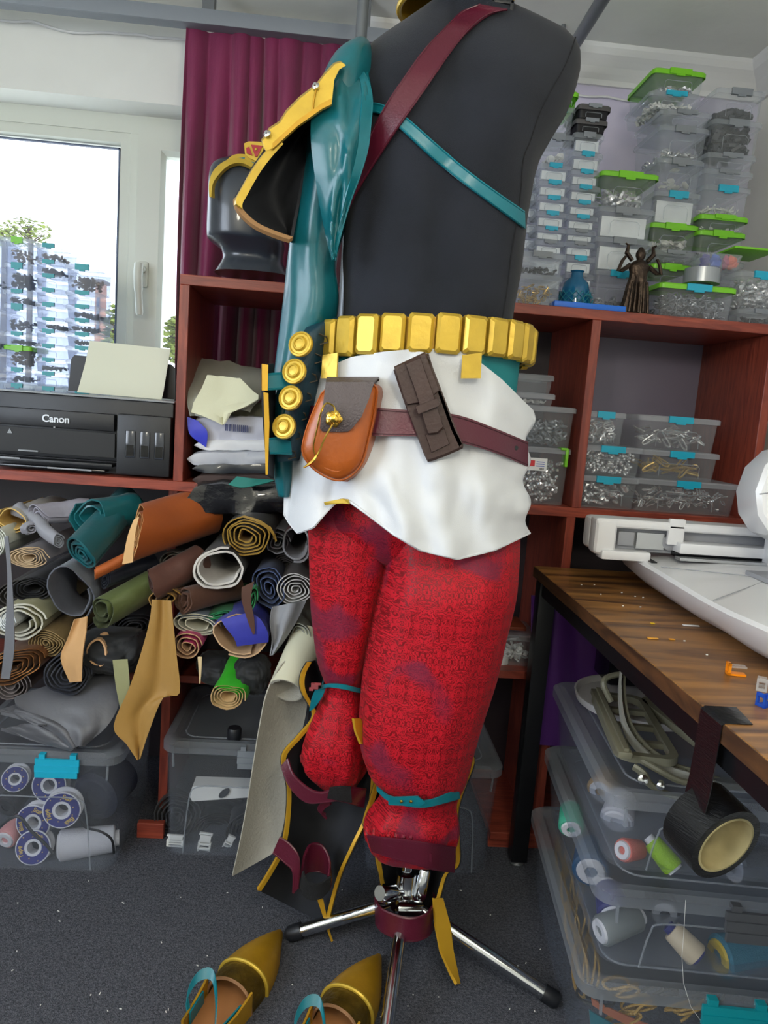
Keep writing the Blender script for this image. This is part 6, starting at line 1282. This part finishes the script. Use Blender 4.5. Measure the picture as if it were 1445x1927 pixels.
cone(1075, 1560, 1.36, .026, .05, (.2, .8, .3), tgr, 'mint green thread cone at the side of the middle desk bin', group='thread reels in the desk bins')
cone(1352, 1800, 1.14, .036, .10, (1, .16, .05), tte, 'teal thread cone with yellow rim in the middle desk bin', rim=M('yellow_rim', (206, 176, 50), .4), group='thread reels in the desk bins')
cone(1312, 1800, 1.12, .022, .05, (-.6, .5, .45), M('cream_thread', (214, 196, 166), .5), 'cream reel with navy end in the middle desk bin', rim=m_nvy, group='thread reels in the desk bins')
cone(1130, 1752, 1.14, .026, .075, (1, .3, .15), M('silver_thread', (120, 126, 126), .45), 'silver grey reel in the middle desk bin', group='thread reels in the desk bins')
cone(1112, 1640, 1.30, .036, .07, (.3, .9, .1), M('blue_thread', (46, 84, 120), .5), 'steel blue cone at the side of the middle desk bin', group='thread reels in the desk bins')
cone(1250, 1720, 1.25, .03, .06, (.2, 1, .1), m_thn, 'dark navy cone at the back of the middle desk bin', group='thread reels in the desk bins')
cone(1155, 1720, 1.2, .03, .05, (.1, 1, .4), m_nvy, 'navy blue cone near the corner of the middle desk bin', group='thread reels in the desk bins')
# gold cord in the lowest bin
m_gc = M('gold_cord', (176, 140, 70), .4, .5, bump=.8, bs=250); m_bc2 = M('black_braid', (30, 28, 28), .6)
random.seed(11)
for k in range(7):
    px, py = ((1130, 1880), (1170, 1862), (1210, 1890), (1250, 1870), (1290, 1900), (1180, 1915), (1330, 1880))[k]
    c = PY(px, py, 1.13); P = []
    for i in range(26):
        a = i*.62; r_ = .012+.018*abs(sin(i*.37+k)); P.append(c+V((r_*cos(a)+.001*i-.015, .012*sin(a*.7), r_*.55*sin(a+.4*k))))
    tag(MB().tube(cat(P, 2), .0028, 5).build('cord_hank', m_gc if k % 3 else m_bc2), ['gold cord loops nearest the bin corner', 'gold cord loops second from the bin corner', 'black braid loops in the lowest desk bin', 'black braid between the gold loops', 'gold cord loops under the teal latch', 'gold cord loops low in the bin', 'black braid loops under the teal latch'][k] if False else ('dark braid hank %s' if k % 3 == 0 else 'gold cord hank %s') % ('nearest the bin corner', 'beside the corner rib', 'just above the orange ribbon', 'under the latch end', 'left of the teal latch', 'lowest in the cord bin', 'farthest along the cord bin')[k], 'cord', 'cord hanks in the lowest desk bin')
for k, (px, py, yf) in enumerate(((1070, 1700, 1.30), (1062, 1640, 1.42), (1052, 1580, 1.52), (1085, 1790, 1.2))):
    c = PY(px, py, yf); c.x += .02; P = []
    for i in range(40):
        a = i*.5; P.append(c+V((.012*sin(i*.3), .035*cos(a), .05*sin(a)*(1-.2*sin(i*.17))-.03)))
    P = [V((p.x, p.y, max(.012, min(.165, p.z)))) for p in P]
    tag(MB().tube(cat(P, 2), .0026, 5).build('cord_hank', m_gc), ['gold cord coil at the bin side by the floor corner', 'gold cord coil in the middle of the bin side', 'gold cord coil at the far end of the bin side', 'gold cord coil next to the near bin corner'][k], 'cord', 'cord hanks in the lowest desk bin')
tag(pixsheet([(1112, 1878, 1114, 1890, 1.125, 1.125), (1150, 1898, 1148, 1912, 1.12, 1.12), (1200, 1920, 1196, 1934, 1.12, 1.12), (1240, 1935, 1236, 1945, 1.12, 1.12)], 3, .003).build('ribbon', M('orange_ribbon', (176, 100, 66), .6)), 'orange ribbon in the lowest desk bin', 'ribbon')
tag(pixsheet([(1108, 1900, 1112, 1940, 1.125, 1.125), (1150, 1925, 1150, 1960, 1.12, 1.12), (1190, 1945, 1190, 1975, 1.12, 1.12)], 4, .003).build('ribbon', m_teals), 'teal ribbon in the lowest desk bin', 'ribbon')
# fine thread hanging down
tag(MB().tube([PY(*p, 1.04) for p in ((1290, 1694), (1287, 1750), (1283, 1800), (1286, 1850), (1300, 1895), (1325, 1930))], .0004, 4).build('loose_thread', m_wht), 'loose white thread hanging in front of the desk bins', 'thread')
# white disc, embroidery hoops, cutter and box on the upper bin lid
ZL = .5028
dc = PZ(1170, 1330, ZL); ds = thing('white_bowl', dc, 'shallow white plastic dish on the upper desk bin', 'dish')
MB().lathe([(.10, 0), (.135, .002), (.14, .018), (.136, .018), (.13, .006), (.02, .004)], 40, MX.Translation((.69, 1.50, ZL))).build('dish', M('dish_white', (206, 206, 210), .45), ds)
m_hoop = M('olive_grey_plastic', (120, 118, 100), .45); m_hoopl = M('pale_grey_plastic', (166, 166, 156), .4)
def rectframe(c, w, d, t_, h, yaw, nm, label, mat, rungs=0, tilt=0.):
    T0 = thing(nm, c, label, 'embroidery hoop', 'embroidery hoops on the desk bins'); Mx = rotz(c, yaw) @ MX.Rotation(tilt, 4, 'X')
    o = rrect(w, d, .03, 6); i_ = rrect(w-2*t_, d-2*t_, .022, 6)
    MB().loft([at(Mx, o, 0), at(Mx, o, h), at(Mx, i_, h), at(Mx, i_, 0), at(Mx, o, 0)], False, False).build('hoop_frame', mat, T0, ang=30)
    for k in range(rungs):
        y = -d/2+(k+1)*d/(rungs+1); mb = MB().bb(-w/2+t_*.5, w/2-t_*.5, y-.006, y+.006, 0, h*.7); mb.move(Mx); mb.build('cross_rib', mat, T0, False)
    return T0, Mx
h1, M1 = rectframe(V((.60, 1.33, ZL+.020)), .11, .30, .014, .014, R(-10), 'embroidery_hoop', 'ladder shaped olive grey embroidery hoop nearest the bin edge', m_hoop, 3)
mb = MB(); mb.bb(-.058, -.034, -.17, .13, .014, .026, .003); mb.move(M1).build('side_rail', m_hoop, h1, ang=30)
mb = MB(); mb.bb(-.048, -.040, -.165, .125, .026, .031); mb.move(M1).build('rail_ridge', m_hoop, h1, False)
h2, M2 = rectframe(V((.78, 1.36, ZL+.020)), .20, .24, .016, .014, R(8), 'embroidery_hoop', 'wide olive grey embroidery hoop farther under the desk', m_hoop, 4)
h3 = thing('hoop_band', V((.62, 1.3, ZL+.03)), 'pale grey curved hoop band rising above the other hoops', 'embroidery hoop', 'embroidery hoops on the desk bins')
def hb3(z, P): return None
path = [PY(*p) for p in ((1172, 1245, 1.40), (1166, 1290, 1.36), (1170, 1345, 1.30), (1184, 1385, 1.25), (1215, 1420, 1.21), (1262, 1450, 1.19), (1300, 1462, 1.18), (1360, 1480, 1.20), (1430, 1482, 1.25), (1460, 1470, 1.3))]
P = cat(path, 5); MB().strip([p+V((0, 0, .008)) for p in P], [p-V((0, 0, .008)) for p in P], .005).build('inner_band', m_hoopl, h3)
P2 = [p+V((.013, .012, .0)) for p in P]; MB().strip([p+V((0, 0, .009)) for p in P2], [p-V((0, 0, .009)) for p in P2], .004).build('outer_band', m_hoop, h3)
for i in range(4, len(P), 2): MB().tube([P[i]+V((.002, .002, .004)), P2[i]+V((0, 0, .004))], .0012, 4).build('tooth', m_hoop, h3)
MB().tube(cat([PY(*p) for p in ((1150, 1320, 1.36), (1136, 1290, 1.37), (1142, 1275, 1.38), (1170, 1268, 1.39))], 5), .006, 8).build('hook_end', m_hoop, h3)
h4 = thing('hoop_clamp', V((.60, 1.16, ZL)), 'olive grey hoop clamp with a chrome screw on the bin lid', 'clamp')
MB().tube(cat([PY(*p) for p in ((1192, 1442, 1.165), (1210, 1455, 1.155), (1222, 1475, 1.15), (1250, 1492, 1.15), (1290, 1505, 1.15))], 5), .009, 8, flat=.6).build('clamp_arm', m_hoop, h4)
MB().tube(cat([PY(*p) for p in ((1205, 1430, 1.19), (1240, 1450, 1.17), (1275, 1468, 1.16), (1310, 1475, 1.16))], 5), .006, 8).build('clamp_arm', m_hoop, h4)
MB().lathe([(.005, 0), (.0085, .001), (.0085, .016), (.004, .018)], 14, frame(PY(1206, 1464, 1.14), (-.2, -1, .3))).build('chrome_screw', m_chrome, h4)
MB().lathe([(.004, 0), (.0065, .001), (.0065, .016), (.003, .018)], 14, frame(PY(1243, 1474, 1.14), (-.5, -1, .1))).build('chrome_screw', m_chrome, h4)
bx_ = thing('black_case', V((.86, 1.58, ZL)), 'black case under the desk behind the hoops', 'case')
MB().bb(.64, 1.0, 1.56, 1.66, ZL+.019, ZL+.16, .006).build('case_body', m_blk2, bx_, ang=30)
for k in range(3): MB().bb(.70+.03*k, .72+.03*k, 1.557, 1.56, ZL+.09-.006*k, ZL+.095-.006*k).build('case_print', m_hoopl, bx_, False)
# lint on the carpet
cb = MB()
random.seed(5)
for k in range(46):
    px, py = random.uniform(20, 1030), random.uniform(1640, 1915); p = PZ(px, py, .001); cb.box(p+V((0, 0, .0006)), (.002+.004*random.random(), .0015, .0012), MX.Rotation(random.uniform(0, 3), 3, 'Z'))
tag(cb.build('carpet_lint', m_wht, smooth=False), 'white lint flecks scattered over the grey carpet', 'lint', kind='stuff')

# ================================================================== OUTSIDE THE WINDOW
m_leaf = M('tree_leaves', (112, 124, 42), .6, var=.4, vs_=2.); m_bark = M('tree_bark', (80, 64, 48), .9)
def tree(label, x, y, z0, z1, rad, n, zc):
    t = thing('tree', (x, y, z0), label, 'tree', 'trees outside the window')
    MB().tube([(x, y, z0), (x+.1, y, zc-.3*rad), (x, y, zc+.5*(z1-zc))], [.12, .08, .03], 8).build('trunk', m_bark, t)
    br = MB()
    for k in range(7): a = k*.9; br.tube([(x, y, zc-.5*rad+.1*rad*k), (x+rad*.7*cos(a), y+rad*.5*sin(a), zc+(.1+.07*k)*(z1-zc))], [.03, .01], 5)
    br.build('branches', m_bark, t)
    lf = MB()
    for k in range(n):
        a, b, r_ = random.uniform(0, 6.28), random.uniform(-1, 1), random.random()**.4*rad
        c = V((x+r_*cos(a)*sqrt(1-b*b), y+r_*sin(a)*sqrt(1-b*b), zc+r_*b*(z1-zc)/rad)); s_ = random.uniform(.05, .11); rm = MX.Rotation(random.uniform(0, 6), 3, 'Z') @ MX.Rotation(random.uniform(-1.2, 1.2), 3, 'X')
        lf.add([c+rm @ V(p)*s_ for p in ((-1, 0, 0), (0, -.5, .1), (1, 0, 0), (0, .5, .1))], [(0, 1, 2), (0, 2, 3)])
    tag(lf.build('foliage', m_leaf, t, False), kind='stuff')
random.seed(3)
q = PY(52, 440, 24.); tree('olive green tree top above the window boxes', q.x, 24., -3., PY(50, 410, 24.).z, .75, 420, q.z)
q = PY(2, 446, 22.); tree('olive green tree at the picture edge outside', q.x, 22., -3., PY(0, 424, 22.).z, .5, 260, q.z)
q = PY(212, 640, 12.); tree('small tree beside the orange building outside', q.x, 12., -3., PY(207, 575, 12.).z, .16, 300, q.z)
q = PY(330, 640, 12.); tree('yellowing tree seen in the narrow pane', q.x, 12., -3., PY(330, 590, 12.).z, .2, 300, q.z)
bd_ = thing('apartment_building', PY(188, 600, 16.), 'orange brick building far outside the window', 'building')
q0, q1 = PY(150, 560, 16.), PY(192, 560, 16.); zt_ = PY(188, 532, 16.).z
MB().bb(q1.x-.14, q1.x, 16, 16.3, -4, zt_).build('wall', M('orange_brick', (206, 140, 104), .8, var=.15), bd_, False)
MB().bb(q1.x-.18, q1.x+.04, 15.9, 16.4, zt_, zt_+.06).build('roof', M('roof_grey', (120, 110, 104), .8), bd_, False)
for k in range(5): MB().bb(q1.x-.1, q1.x-.04, 15.96, 16, zt_-1.0-k*1.5, zt_-.3-k*1.5).build('window', M('far_glass', (90, 100, 116), .2), bd_, False)
tag(MB().bb(-30, 30, 3.5, 60, -4.2, -4).build('outdoor_ground', M('pale_ground', (214, 212, 200), .9), smooth=False), kind='structure')
